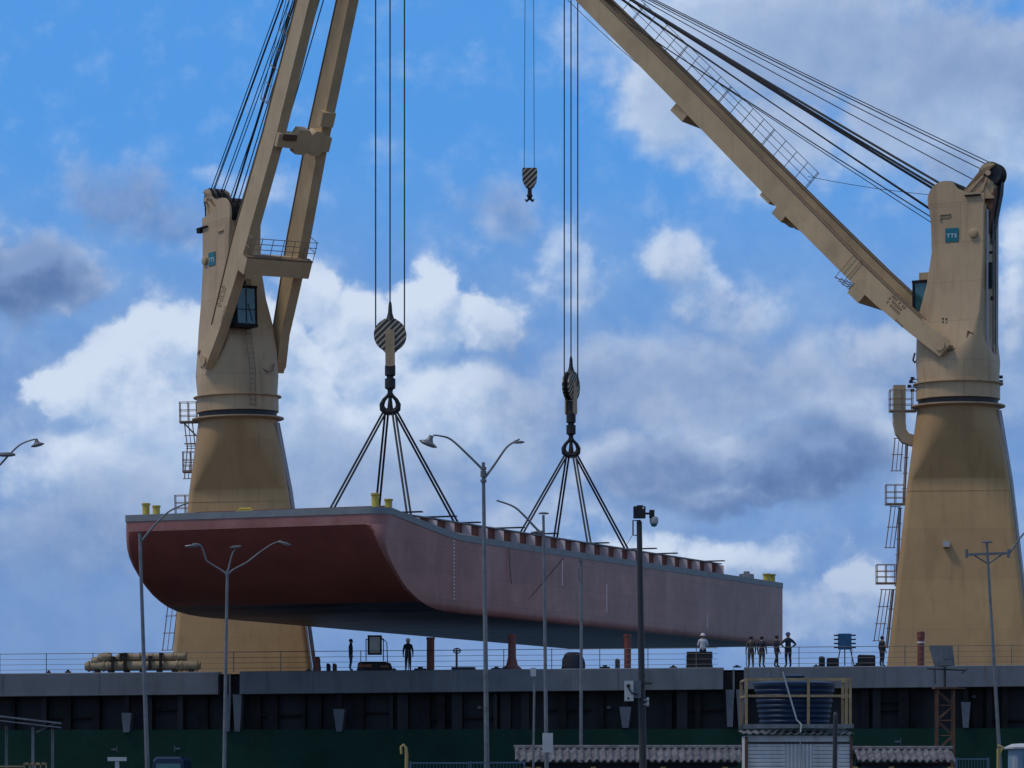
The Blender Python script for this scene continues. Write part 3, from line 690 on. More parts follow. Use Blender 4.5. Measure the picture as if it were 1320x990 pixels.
    J=lambda s,v,m: F((H.x+cu*s*KS-su*m, v, H.z+su*s*KS+cu*m))
    JT=lambda p: J(p[0],p[1],p[2])
    st=[(-.45,2.50,.45,-.45),(0.3,2.5,.6,-.6),(2.2,2.44,.62,-.62),(5.2,2.28,.84,-.86),(8.0,2.12,1.08,-1.0),(14.7,1.72,1.0,-.95),(25.3,1.45,.85,-.8),(38.6,1.2,.6,-.6)]
    if not left: st=[(-.45,2.5,.42,-.5),(.3,2.5,.5,-.58),(2.2,2.44,.36,-.78),(5.2,2.28,.24,-1.02),(8.0,2.12,.2,-1.1),(14.7,1.72,.3,-1.1),(25.3,1.45,.45,-.88),(38.6,1.2,.45,-.65)]
    st=[(a,b*(CSC if a>2 else 1-(1-CSC)*max(a,0)/2),c_*DS,d_*DS) for a,b,c_,d_ in st]
    def leg_at(s):
        for i in range(len(st)-1):
            if st[i][0]<=s<=st[i+1][0]:
                t=(s-st[i][0])/(st[i+1][0]-st[i][0]); return [st[i][k]+(st[i+1][k]-st[i][k])*t for k in (1,2,3)]
    for sgn in (-1,1):
        m_=MB(JT); m_.loft([[(s,sgn*c-.33,lo),(s,sgn*c+.33,lo),(s,sgn*c+.33,hi),(s,sgn*c-.33,hi)] for s,c,hi,lo in st])
        leg=m_.build('jib_leg','cream_jib',root,smooth=None)
        m_=MB(JT); m_.lathe([(.33,sgn*2.5-.42),(.33,sgn*2.5+.42)],(0,0,0),16,'y'); m_.build('hinge_pin','cream',leg)
        # thin flange lip along the top edges
        m_=MB(JT)
        for e in (-.33,.33): m_.loft([[(s,sgn*c+e-.05,hi+.002),(s,sgn*c+e+.05,hi+.002),(s,sgn*c+e+.05,hi+.07),(s,sgn*c+e-.05,hi+.07)] for s,c,hi,lo in st[2:]])
        m_.build('flange_lip','stencil',leg,smooth=None)
        m_=MB(F); a,b=sorted((sgn*1.75,sgn*2.14)); m_.prism([(-.6,26.3),(.85,26.3),(.85,27.3),(.6,28.6),(-.2,28.6)],fn,a,b); m_.build('hinge_bracket','cream',house,smooth=None)
        # stencilled rows on the lower leg (outer face)
        sv_=sgn*1
        m_=MB(JT)
        c=2.36; v=sgn*(2.30+.335)
        for r_,(s_a,cnt,hh) in enumerate(((3.4,9,.16),(3.5,9,.16),(3.6,8,.16),(2.8,7,.12))):
            mm=(.45 if left else .02)-.24*r_ if r_<3 else (-.55 if left else -.86)
            for k in range(cnt):
                if random.random()<.15: continue
                s_=s_a+k*.16
                cc=leg_at(s_)[0]; vv=sgn*(cc+.331); a,b=sorted((vv,vv+sgn*.008)); m_.box(s_,s_+.09,a,b,mm,mm+hh)
        m_.build('stencil_mark','stencil',leg,smooth=None)
    ZM=0 if left else .22
    def cross(s0,s1,m0,m1,over,name='cross_beam'):
        c=[x for x in st]; 
        def cs(s):
            for i in range(len(st)-1):
                if st[i][0]<=s<=st[i+1][0]:
                    t=(s-st[i][0])/(st[i+1][0]-st[i][0]); return st[i][1]+(st[i+1][1]-st[i][1])*t
        m_=MB(JT); w=cs((s0+s1)/2)+over; m_.box(s0,s1,-w,w,m0,m1); return m_.build(name,'cream_jib',root,smooth=None),w
    cbm,w=cross(6.35,7.4,-1.5-ZM,-.5,.34)
    m_=MB(JT)
    for h in (.45,.8,1.15): m_.tube([(7.6+h,-w,-1.6),(7.6+h,w,-1.6)],.025,5)
    for v in [-w+2*w*i/6 for i in range(7)]: m_.tube([(7.4,v,-1.5),(8.75,v,-1.5)],.025,5)
    for h in (.5,1.15): m_.tube([(7.6+h,w,-1.6),(7.6+h,w,.3)],.025,5); m_.tube([(7.6+h,-w,-1.6),(7.6+h,-w,-1.0)],.025,5)
    m_.build('platform_railing','tanrail',cbm)
    m_=MB(JT); m_.box(7.402,7.5,-w,w,-1.48,-1.0); m_.build('walkway','stencil',cbm,smooth=None)
    w=2.05*CSC; tp=[(-w,.42),(-.62,.42),(-.45,.78),(.2,.78),(.42,.52),(.66,.78),(1.2,.78),(1.42,.46),(w,.46)]
    m_=MB(JT); m_.prism([(v,14.9+t) for v,t in tp]+[(v,14.9-t) for v,t in reversed(tp)],lambda a,b,c:(b,a,c),-1.35*DS-ZM,-.5*DS); o2=m_.build('cross_beam','cream_jib',root,smooth=None)
    m_=MB(JT); m_.box(15.0,15.35,-w+.3,-.65,-1.5*DS-ZM,-1.36*DS-ZM); m_.build('rope_roller','rust',o2,smooth=None)
    m_=MB(JT); m_.box(16.0,16.9,w-1.0,w-.1,-1.3*DS,-.7*DS); m_.build('bracket_box','cream_jib',o2,smooth=None)
    o3,w=cross(24.8,26.0,-1.45,-.4,.3)
    m_=MB(JT); m_.add([(26.0,-w,-1.3),(26.0,w,-1.3),(26.0,w,-.7),(26.0,-w,-.7),(24.2,-w,-.75),(24.2,w,-.75)],[(0,1,5,4),(0,4,3),(1,2,5),(0,3,2,1),(2,3,4,5)]); m_.build('gusset','cream_jib',o3,smooth=None)
    cross(36.5,38.6,-.7,.7,.0); 
    m_=MB(JT); m_.box(38.5,44.1,-.45,-.3,-.5,.35); m_.box(38.5,44.1,.3,.45,-.5,.35); m_.build('jib_head','cream_jib',root,smooth=None)
    for s,rr in ((38.9,.75),(43.65,.5)):
        m_=MB(JT); m_.lathe([(.1,-.25),(rr,-.25),(rr*.9,0),(rr,.25),(.1,.25)],(s,0,-.1),24,'y'); m_.build('rope_sheave','dark_steel',root)
    # walkway railing along the upper edge
    m_=MB(JT); ra=16.4; rbn=37.5; ns=19
    for h in (1.25,.85,.45): m_.tube([( ra+(rbn-ra)*i/ns, -leg_at(ra+(rbn-ra)*i/ns)[0]-.3, leg_at(ra+(rbn-ra)*i/ns)[1]+.06+h) for i in range(ns+1)],.022,5)
    ro=m_.build('walkway_railing','rail',root)
    for i in range(ns+1):
        s=ra+(rbn-ra)*i/ns; c,hi,lo=leg_at(s); m_=MB(JT); m_.tube([(s,-c-.3,hi),(s,-c-.3,hi+1.33)],.026,5)
        if i%4==0: m_.tube([(s+.1,-c-.3,hi),(s+.1,-c-.3,hi+1.33)],.026,5)
        m_.build('railing_post','rail',ro)
    # ropes
    def rope(a,b,r=.045,name='luffing_rope',par=root):
        m_=MB(); pts=[]
        for i in range(13):
            t=i/12; p=a.lerp(b,t); p.z-=ROPESAG*4*t*(1-t); pts.append(p)
        m_.tube(pts,r,6); m_.build(name,'rope',par)
    ROPESAG=.12
    tipv=(-.75,-.45,-.15,.15,.45,.75)
    for k,v in enumerate((-.85,-.5,-.15,.2,.55,.85)):
        rope(F((.95 if k%2 else 1.35,v,38.45 if k%2 else 38.1)),J(38.2,tipv[k],.95))
    rope(F((1.45,.75,36.9)),J(37.6,.5,.85)); rope(F((1.5,-.75,36.7)),J(37.6,-.5,.85))
    for v in (-.5,-.25,.45): rope(F((-2.0,v,39.45)),J(38.4,v*.9,1.2),.034)
    for v in (-.68,-.33,.02,.37,.7): rope(F((1.2,v,38.25)),J(38.0,v*.8,1.0),.04)
    rope(F((-1.1,.3,38.6)),J(38.4,.3,1.1),.034); rope(F((-1.7,0,39.15)),J(38.4,0,1.15),.034); rope(F((-2.2,-.2,39.55)),J(38.5,-.2,1.25),.034)
    rope(F((1.45,.75,36.4)),J(38.4,.3,-.4),.04,'hoist_rope'); rope(F((1.4,.35,36.0)),J(38.4,.1,-.3),.03,'hoist_rope')
    rope(F((1.5,-.2,37.9)),J(16.6,-1.4,1.1),.02,'signal_cable')
    if not left:
        rope(J(30,1.55,-.8),J(38.6,1.0,-1.1),.02,'signal_cable')
    return J,F,G

# hooks hang on the barge's centre line
HK1=Bw(17.5,-.14,0); HK2=Bw(44.3,0,0)
CL=Vector((0,0,0)); s=ship_s(314,22); CLp=S((s,22,0)); s=ship_s(1235,22); CRp=S((s,22,0))
def mk(px,label,C):
    return thing('ship_crane',label,'crane',(C.x,C.y,7.75),0,'cargo cranes of the ship')
LEAN=-0.021; LM=Matrix.Rotation(LEAN,3,'Y'); LB=Vector((CLp.x,CLp.y,7.75))
def lean(p): return LB+LM@(Vector(p)-LB)-Vector((0,0,.3))
def unlean(p): return LB+LM.transposed()@(Vector(p)-LB)+Vector((0,0,.3))
cl=mk(0,'tan ship crane behind the barge bow, its steep jib showing both legs',CLp)
cr=mk(0,'tan ship crane beyond the barge stern with its jib slanting far out to the left',CRp)
cl.rotation_euler=(0,LEAN,0); cl.location.z-=.3
v=unlean(Vector((HK1.x,HK1.y,63)))-CLp; v.z=0; JL,FL,GL=crane(cl,CLp,v,v.length-.85-.4,True)
v=HK2-CRp; v.z=0; JR,FR,GR=crane(cr,CRp,v,v.length-.1-.4,False)
# floodlight on the right pedestal, stubs, ladders, duct
m_=MB(GR); m_.box(-.95,-.55,-2.75,-2.35,15.9,16.25); m_.box(-.8,-.7,-2.4,-2.1,16.0,16.1); m_.build('flood_lamp','box_white',cr,smooth=None)
def dct(px,py): # plane through the right crane axis
    return px,py
def RP(C,px,py): 
    p=P(px,py,C.y)
    return unlean(p) if C is CLp else p
def quadtube(m_,pts,w,C):
    pts=[RP(C,*p) for p in pts]
    for a,b in zip(pts,pts[1:]): m_.beam(a,b,w,w,(0,1,0))
# exhaust duct on the right crane
m_=MB(); pts=[RP(CRp,1159,497),RP(CRp,1159,545),RP(CRp,1161,557),RP(CRp,1167,565),RP(CRp,1176,568),RP(CRp,1190,569)]
rings=[]
for i,p in enumerate(pts):
    dd=(pts[min(i+1,5)]-pts[max(i-1,0)]).normalized(); nn=Vector((dd.z,0,-dd.x)); hw=.37 if i<2 else .34
    rings.append([p+nn*hw+Vector((0,-.37,0)),p-nn*hw+Vector((0,-.37,0)),p-nn*hw+Vector((0,.37,0)),p+nn*hw+Vector((0,.37,0))])
m_.loft(rings); m_.build('exhaust_duct','cream',cr,smooth=None)
def ladder(root,C,pts,name='access_ladder',w=.5):
    m_=MB(); P0=[RP(C,*p) for p in pts]
    for off in (Vector((-w/2,0,0)),Vector((w/2,0,0))): m_.tube([p+off for p in P0],.035,5)
    for a,b in zip(P0,P0[1:]):
        k=max(2,int((b-a).length/.95))
        for i in range(k+1):
            p=a.lerp(b,i/k); m_.tube([p+Vector((-w/2-.1,0,0)),p+Vector((w/2+.1,0,0))],.028,5)
    m_.tube([p+Vector((0,-.05,0)) for p in P0],.025,5)
    m_.build(name,'tanrail',root)
def cage(root,C,x0,x1,yt,yb,name='ladder_platform'):
    m_=MB(); a=RP(C,x0,yt); b=RP(C,x1,yb); z0,z1=b.z,a.z
    for X in (a.x,(a.x+b.x)/2,b.x):
        for dy in (-.4,.4): m_.tube([(X,C.y+dy,z0),(X,C.y+dy,z1)],.03,5)
    for z in (z0+.35,z0+.7,z1):
        for dy in (-.4,.4): m_.tube([(a.x,C.y+dy,z),(b.x,C.y+dy,z)],.022,5)
        m_.tube([(a.x,C.y-.4,z),(a.x,C.y+.4,z)],.022,5)
    m_.box(a.x-.03,b.x+.25,C.y-.45,C.y+.45,z0-.1,z0)
    m_.build(name,'tanrail',root,smooth=None)
ladder(cr,CRp,[(1159,565),(1155,607)]); ladder(cr,CRp,[(1154,653),(1147,706)]); ladder(cr,CRp,[(1142,760),(1132,826)])
ladder(cr,CRp,[(1169,570),(1165,650)],w=.12); ladder(cr,CRp,[(1160,655),(1156,755)],w=.12); ladder(cr,CRp,[(1151,760),(1143,835)],w=.12)
cage(cr,CRp,1142,1166,625,649); cage(cr,CRp,1130,1154,728,751); cage(cr,CRp,1147,1176,503,529)
for p in ((1172,498),(1174,492),(1176,503),(1290,486),(1290,492),(1176,488)): 
    m_=MB(); c=RP(CRp,*p); m_.box(c.x-.1,c.x+.12,c.y-.1,c.y+.1,c.z-.09,c.z+.09)
    m_.tube([c,c+Vector((.45 if p[0]<1230 else -.45,0,-.1))],.03,5)
    m_.build('ring_lamp','dark_steel',cr,smooth=None)
ladder(cl,CLp,[(243,545),(247,578)]); ladder(cl,CLp,[(247,575),(243,617)]); ladder(cl,CLp,[(224,772),(216,838)],w=.62); ladder(cl,CLp,[(232,745),(227,840)],w=.12)
cage(cl,CLp,232,254,519,543); cage(cl,CLp,236,256,583,607); cage(cl,CLp,226,252,639,662)
for pa,pb in (((235,543),(262,571)),((238,572),(258,572)),((236,607),(256,607))): m_=MB(); m_.tube([RP(CLp,*pa),RP(CLp,*pb)],.055,6); m_.build('platform_strut','tanrail',cl)

# ------------------------------------------------------------------ hook blocks and slings
def hook_block(label,hk,zc,rz,J,tip_s,spread,tipv):
    loc=Vector((hk.x,hk.y,zc))
    t=thing('hook_block',label,'hook block',loc,rz,'main hook blocks',local=True)
    ORG[t.name]=Vector((0,0,0))
    for sgn in (-1,1):
        m_=MB(); a,b=sorted((sgn*.16,sgn*.24)); 
        pr=arc((0,0),.95,-62,62,14)+[(.32,.93),(-.32,.93)]+arc((0,0),.95,118,242,14)+[(-.3,-1.0),(.3,-1.0)]
        m_.prism(pr,lambda p,q,c:(p,c,q),a,b); m_.build('cheek_plate','stripes',t,smooth=None)
        m_=MB(); a,b=sorted((sgn*.243,sgn*.33)); m_.prism([(-.27,.1),(-.2,.3),(.2,.3),(.27,.1),(.27,-1.75),(.15,-1.85),(-.15,-1.85),(-.27,-1.75)],lambda p,q,c:(p,c,q),a,b); m_.build('strap_plate','cream',t,smooth=None)
    m_=MB(); m_.box(-.2,.2,-.235,.235,-1.7,-.96); m_.build('trunnion','dark_steel',t,smooth=None)
    for v in (-.08,.08):
        m_=MB(); m_.lathe([(.1,v-.07),(.88,v-.07),(.8,v),(.88,v+.07),(.1,v+.07)],(0,0,0),28,'y'); m_.build('sheave','dark_steel',t)
    m_=MB(); m_.lathe([(.30,.85),(.2,1.05),(.13,1.3),(.10,1.75),(.06,1.95)],(0,0,0),12); m_.build('rope_socket','dark_steel',t)
    m_=MB(); m_.lathe([(.2,-1.6),(.22,-1.72),(.31,-1.78),(.31,-2.35),(.2,-2.42),(.2,-2.5),(.31,-2.55),(.31,-3.1),(.16,-3.2),(.14,-3.55)],(0,0,0),20); m_.build('swivel','dark_steel',t)
    hr=Matrix.Rotation(-rz,3,'Z'); m_=MB(lambda p:hr@p)
    for sgn in (-1,1):
        pts=[(sgn*p,0,q) for p,q in ((.0,-3.3),(.15,-3.55),(.36,-3.78),(.48,-4.05),(.44,-4.3),(.25,-4.47),(0,-4.48))]
        m_.tube(pts,[.10,.10,.12,.16,.19,.21,.21],10)
        
    m_.tube([(0,0,-3.3),(0,0,-3.8),(0,0,-4.4)],[.10,.12,.2],10)
    m_.build('ramshorn_hook','black',t)
    return t
def hoist_lines(root,hk,zc,offs,J,v):
    ax=Vector(v).normalized()
    for o,zz in offs:
        m_=MB(unlean if root is cl else None); b=hk+ax*o; b.z=zc+zz; tp=J(38.8,0,0); top=hk+ax*o; top.z=tp.z
        m_.tube([b,top],.045,6); m_.build('hoist_rope','rope',root)
# hoist lines belong to the blocks' cranes; blocks hang from them
z1=EYE+(HZ-432)/FP*HK1.y; z2=EYE+(HZ-498)/FP*HK2.y
b1=hook_block('striped round hook block with a ramshorn hook above the barge bow',HK1,z1,0.0,JL,38,.8,0)
b2=hook_block('cream hook block seen nearly edge on above the barge stern',HK2,z2,R(66),JR,38,.8,0)
hoist_lines(cl,HK1,z1,((-.84,.0),(0,1.9),(.84,.0)),JL,(1,0,0))
hoist_lines(cr,HK2,z2,((-.44,.0),(0,1.9),(.44,.0)),JR,(1,0,0))
# auxiliary hook
AX=JR(43.65,0,0); za=EYE+(HZ-229)/FP*AX.y
t=thing('hook_block','small striped auxiliary hook block hanging empty from the long jib','hook block',(AX.x,AX.y,za),0,None,local=True); ORG[t.name]=Vector((0,0,0))
for sgn in (-1,1):
    m_=MB(); a,b=sorted((sgn*.1,sgn*.18)); m_.prism([(-.46,.62),(.46,.62),(.5,.4),(.46,-.25),(.22,-.68),(-.22,-.68),(-.46,-.25),(-.5,.4)],lambda p,q,c:(p,c,q),a,b); m_.build('cheek_plate','stripes',t,smooth=None)
m_=MB(); m_.lathe([(.1,-.09),(.42,-.09),(.36,0),(.42,.09),(.1,.09)],(0,0,0.05),24,'y'); m_.build('sheave','dark_steel',t)
m_=MB(); m_.lathe([(.14,-.65),(.14,-1.1),(.2,-1.12),(.2,-1.25),(.08,-1.3)],(0,0,0),14); m_.build('swivel','dark_steel',t)
m_=MB()
for sgn in (-1,1): m_.tube([(0,0,-1.2),(sgn*.08,0,-1.42),(sgn*.2,0,-1.55),(sgn*.29,0,-1.42)],[.09,.09,.08,.05],8)
m_.build('ramshorn_hook','black',t)
for o in (-.36,.3):
    m_=MB(); m_.tube([(AX.x+o,AX.y,za+.5),(AX.x+o*.8,AX.y,AX.z)],.022,6); m_.build('hoist_rope','rope',cr)
# slings, two legs of rope each
def slings(hk,zh,where,words):
    dl,dw=3.5,2.84; l0=17.5 if where==0 else 44.3
    for (a,b),wd in zip(((-1,-1),(1,-1),(-1,1),(1,1)),words):
        top=Vector((hk.x,hk.y,zh-4.3)); end=Bw(l0+a*dl,b*dw,16.25)
        hd=(end-top); hd.z=0; sd_=Vector((1,0,0)) 
        top=top+Vector((.16*(1 if (end-top).x>0 else -1)+ (end-top).x*.03,0,-.1))
        m_=MB()
        for o in (-.11,.11):
            m_.tube([top+sd_*o*.8-top+top*0+Vector((0,0,0)) if False else top+sd_*o*.8, end+sd_*o],.066,8)
        org=Vector((end.x,end.y,end.z))
        tag(m_.build('lifting_sling','rope',org=org),wd,'sling','wire slings under the hook blocks')
slings(HK1,z1,0,('outermost left sling running from the striped round block down over the barge bow','inner left sling under the striped round block, ending behind the yellow bollards','inner right sling under the striped round block, nearly upright over the bow shoulder','outermost right sling of the striped round block, slanting to the hatch coaming'))
slings(HK2,z2,1,('outermost left sling under the edge on block, reaching behind the small lamp post','inner left sling under the edge on block, steep beside the outer left one','inner right sling under the edge on block, steep and free against the cloud','outermost right sling under the edge on block, ending beside the camera pole'))

# ------------------------------------------------------------------ people on the ship
def person(label,px,d,fac,top='navy',legs='navy',helmet='helmet_white',pose='stand',group='crew standing on the ship deck',h=1.74,lift=0.0):
    h*=1.04
    s=ship_s(px,d); base=S((s,d,zt(s)+lift)); k=h/1.74
    bm=bmesh.new(); sk=bm.verts.layers.skin.verify(); V={}
    def v(n,co,r,r2=None):
        x=bm.verts.new(Vector(co)*k); q_=1.16 if r>.036 else 1.0; x[sk].radius=(r*k*q_,(r2 or r)*k*q_); V[n]=x; return x
    def e(*ns):
        for a,b in zip(ns,ns[1:]): bm.edges.new((V[a],V[b]))
    v('pel',(0,0,.95),.15,.115); v('wai',(0,-.01,1.10),.14,.105); v('che',(0,0,1.30),.165,.12); v('clav',(0,0,1.43),.12,.10); v('nec',(0,-.01,1.51),.055); v('hea',(0,-.03,1.60),.085,.095); v('hed',(0,-.03,1.68),.07,.08)
    e('pel','wai','che','clav','nec','hea','hed')
    for sgn,t in ((-1,'l'),(1,'r')):
        st_=.10 if pose!='walk' else .09; fy=(.0 if pose!='walk' else .14*sgn)
        v('hip'+t,(sgn*.095,0,.86),.095,.10); v('kne'+t,(sgn*(st_+.01),-.02-fy*.5,.48),.065); v('cal'+t,(sgn*(st_+.015),.02-fy*.8,.32),.06); v('ank'+t,(sgn*(st_+.02),.03-fy,.09),.045); v('toe'+t,(sgn*(st_+.05),-.13-fy,.04),.042,.035)
        e('pel','hip'+t,'kne'+t,'cal'+t,'ank'+t,'toe'+t)
        if pose=='hips': el=(sgn*.42,.04,1.17); wr=(sgn*.22,-.06,1.02); ha=(sgn*.16,-.10,.99)
        elif pose=='fold': el=(sgn*.27,-.02,1.12); wr=(sgn*.10,-.20,1.16); ha=(sgn*.0+sgn*.03,-.22,1.18)
        else: el=(sgn*.26,.02,1.12); wr=(sgn*.27,-.06,.88); ha=(sgn*.27,-.09,.79)
        v('sho'+t,(sgn*.18,0,1.39),.072); v('elb'+t,el,.05); v('wri'+t,wr,.036); v('han'+t,ha,.04,.025)
        e('clav','sho'+t,'elb'+t,'wri'+t,'han'+t)
        hv=Vector(ha); dv=(hv-Vector(wr)).normalized()
        for f in range(4):
            off=Vector((0,(-.027+.018*f),0)) if abs(dv.z)>.5 else Vector((0,0,-.027+.018*f))
            v('f%d%s'%(f,t),hv+off+dv*(.07-.008*abs(f-1)),.009); e('han'+t,'f%d%s'%(f,t))
        v('th'+t,hv+Vector((-sgn*.035,-.03,.0))+dv*.03,.010); e('han'+t,'th'+t)
    me=bpy.data.meshes.new('person_rig'); bm.to_mesh(me); bm.free()
    o=bpy.data.objects.new('person_rig',me); COL.objects.link(o)
    o.modifiers.new('skin','SKIN'); ss=o.modifiers.new('sub','SUBSURF'); ss.levels=1; ss.render_levels=1
    me.skin_vertices[0].data[0].use_root=True
    dg=bpy.context.evaluated_depsgraph_get(); m2=bpy.data.meshes.new_from_object(o.evaluated_get(dg)); bpy.data.objects.remove(o)
    m2.name='person'; m2.materials.clear()
    for x in ('skin',top,legs,'boot'): m2.materials.append(M[x])
    for p in m2.polygons:
        z=p.center.z/k; x=abs(p.center.x)/k
        hand=(pose=='stand' or pose=='walk') and z<.90 and x>.2
        if z>1.50 or hand: p.material_index=0
        elif z<.12: p.material_index=3
        elif z<.93 and x<.23: p.material_index=2
        else: p.material_index=1
    m2.shade_smooth()
    b=bpy.data.objects.new('person',m2); COL.objects.link(b); b.location=base; b.rotation_euler=(0,0,R(fac)); ORG[b.name]=Vector((0,0,0))
    tag(b,label,'person',group)
    # face: nose, eyes, mouth, ears
    f=MB(); f.sphere(Vector((0,-.125,1.615))*k,.016*k,8,6,1.5); 
    for sgn in (-1,1): f.sphere(Vector((sgn*.095,-.02,1.62))*k,.022*k,8,6,1.5)
    f.build('nose_and_ears','skin',b)
    f=MB()
    for sgn in (-1,1): f.sphere(Vector((sgn*.034,-.112,1.645))*k,.010*k,8,6)
    f.tube([Vector((-.025,-.113,1.575))*k,Vector((.025,-.113,1.575))*k],.006*k,5)
    f.build('eyes_and_mouth','boot',b)
    if helmet:
        hm_=MB(); c=Vector((0,-.025,1.67))*k; hm_.lathe([(.155*k,-.005),(.155*k,.01),(.128*k,.012),(.122*k,.06*k),(.10*k,.10*k),(.05*k,.128*k),(.01*k,.132*k)],c,16)
        hm_.lathe([(.03*k,.12*k),(.02*k,.14*k)],c,8); hm_.build('helmet',helmet,b)
    else:
        hm_=MB(); c=Vector((0,-.02,1.665))*k; hm_.lathe([(.10*k,-.06*k),(.112*k,0),(.108*k,.05*k),(.07*k,.095*k),(.01*k,.11*k)],c+Vector((0,.012,0)),14); hm_.build('hair','boot',b)
    return b
person('person in a dark green jacket and pale trousers left of the pale floodlight panel',452,.75,95,'green_cloth','khaki',None,'stand',h=1.72)
person('person in a long dark coat standing alone left of the plain red vent pipe',526,.85,180,'navy','green_cloth','helmet_white','stand',h=1.70)
person('person in white shirt and white helmet behind the black crate stack',906,1.9,175,'whitecloth','navy','helmet_white','fold',h=1.75,lift=.12)
person('person in dark jacket with pale front, leftmost of the four standing close together',968,.9,190,'khaki','khaki',None,'stand',h=1.68)
person('person in dark top and khaki trousers, second from left in the close row of four',982,.9,150,'navy','khaki',None,'stand',h=1.68)
person('person in dark clothes leaning back, third from left in the close row of four',1001,1.0,110,'navy','green_cloth',None,'walk',h=1.72)
person('person in blue helmet standing with both hands on the hips beside the barge stern',1016,.8,200,'navy','navy','helmet_blue','hips',h=1.84)
person('person in black clothes standing by the foot of the right crane ladder',1137,.9,120,'boot','navy',None,'stand',h=1.62)

# ------------------------------------------------------------------ loose gear on the deck
def SB(px,py,d): 
    return S((ship_s(px,d),d,ship_z(px,py,d)))
s=ship_s(182,1.1); root=thing('spreader_beam','bundle of tan spreader beams strapped together on the ship rail at left','spreader beams',S((s,1.1,zt(s))))
for k,(pa,pb,py,r,dd) in enumerate(((110,258,859,6.4,.7),(150,240,848,5.2,.9),(140,232,851,5,1.5))):
    m_=MB(); a=SB(pa,py,dd); b=SB(pb,py-1,dd); rr=r*.0437; n=14; pts=[]; rs=[]
    for i in range(n+1):
        t=i/n; pts.append(a.lerp(b,t)+Vector((0,0,0))); rs.append(rr*(.8 if i in (0,n) else 1.0))
    m_.tube(pts,rs,14); bm_=m_.build('beam','sheet_tan',root)
    for t in (.03,.16,.2,.34,.5,.66,.8,.84,.97):
        p=a.lerp(b,t+.013*k); m_=MB(); m_.lathe([(rr*.9,-.05),(rr*1.16,-.05),(rr*1.16,.05),(rr*.9,.05)],p,14,'x'); m_.build('collar','sheet_tan',bm_)
for px,py in ((116,858),(124,852),(132,848),(138,846)):
    m_=MB(); c=SB(px,py+1,.75); m_.lathe([(.05,-.3),(.24,-.27),(.28,0),(.24,.27),(.05,.3)],c,12,'x'); m_.build('end_cap','sheet_tan',root)
for px,y0,y1 in ((145,847,862),(161,842,864),(207,842,863),(193,846,864),(156,843,853)):
    m_=MB(); a=SB(px,y0,.35); b=SB(px,y1,.35); m_.beam(a,b,.16,.12,(0,1,0)); m_.box(a.x-.1,a.x+.1,a.y,a.y+1.2,a.z-.05,a.z+.03); m_.build('lashing_strap','strap',root,smooth=None)
for px in (125,143,163,184,205,225,246):
    m_=MB(); c=SB(px,864,.7); s_=ship_s(px,.7); m_.box(c.x-.12,c.x+.12,c.y-.3,c.y+.9,zt(s_)-.01,c.z+.06); m_.build('wood_chock','strap',root,smooth=None)
# floodlight panel on a generator
s=ship_s(484,1.0); root=thing('floodlight','pale square floodlight panel in a dark frame on a low machine','floodlight',S((s,1.0,zt(s))))
a=SB(475,820,1.0); b=SB(491,843,1.0)
m_=MB(); m_.box(a.x,b.x,a.y-.05,a.y+.1,b.z,a.z); m_.build('lamp_panel','panel',root)
m_=MB(); w=.05
for X in (a.x,b.x): m_.box(X-w,X+w,a.y-.08,a.y+.13,b.z-w,a.z+w)
for Z in (a.z,b.z): m_.box(a.x-w,b.x+w,a.y-.07,a.y+.12,Z-w,Z+w)
for X in (a.x-.14,b.x+.14): m_.tube([(X,a.y,b.z-.4),(X,a.y,a.z-.15)],.03,5); 
m_.tube([(a.x-.14,a.y,a.z-.2),(b.x+.14,a.y,a.z-.2)],.025,5); m_.tube([(b.x+.05,a.y,a.z-.1),(b.x+.33,a.y,a.z-.35),(b.x+.38,a.y,b.z-.5)],.03,6)
m_.build('lamp_frame','black',root)
m_=MB(); c=SB(482,857,1.0); zz=zt(s)
m_.loft([[(c.x+X*1.0,c.y+Y*.35,zz-.02+Z) for X,Y in ((-.95,-1),(1.1,-1),(1.1,1),(-.95,1))] for Z in (0,)]+[[(c.x+X,c.y+Y*.33,zz+Z) for X,Y in ((-.9,-1),(.95,-1),(.95,1),(-.9,1))] for Z in (.42,)]+[[(c.x+X,c.y+Y*.25,zz+.52) for X,Y in ((-.75,-1),(.6,-1),(.6,1),(-.75,1))]])
m_.build('machine_body','black',root)
m_=MB(); m_.box(c.x-.88,c.x-.1,c.y-.4,c.y-.36,zz+.2,zz+.36); m_.box(c.x+.4,c.x+.9,c.y-.4,c.y-.36,zz+.15,zz+.3); m_.build('orange_cover','orange',root,smooth=None)
# covered bundle
def bundle(label,px,w,h,d,m):
    s=ship_s(px,d); c=S((s,d,zt(s)-.02)); m_=MB(); rings=[]
    for i in range(8):
        t=i/7; rr=math.cos(t*1.35)**.55*w/2
        rings.append([c+Vector(((rr*(1+random.uniform(-.08,.08)))*math.cos(a),.7*rr*math.sin(a),h*math.sin(t*1.5))) for a in [2*math.pi*k/14 for k in range(14)]])
    m_.loft(rings); tag(m_.build('tarpaulin_bundle',m,org=c),label,'bundle')
bundle('dark tarpaulin covered heap on the ship deck beneath the barge hull',739,1.3,.98,.9,'navy')
bundle('small reddish brown heap at the right foot of the left crane',409,.42,.85,.8,'orange')
# crate stack
s=ship_s(901,1.0); root=thing('crate_stack','stack of black slatted crates on the ship deck in front of the white helmeted person','crate stack',S((s,1.0,zt(s))))
for k in range(5):
    m_=MB(S); w=.70+.04*random.random(); z=zt(s)-.01+k*.19; sh=random.uniform(-.04,.04); m_.box(s-w+sh,s+w+sh,.6,1.5,z,z+.165); m_.build('crate','black',root,smooth=None)
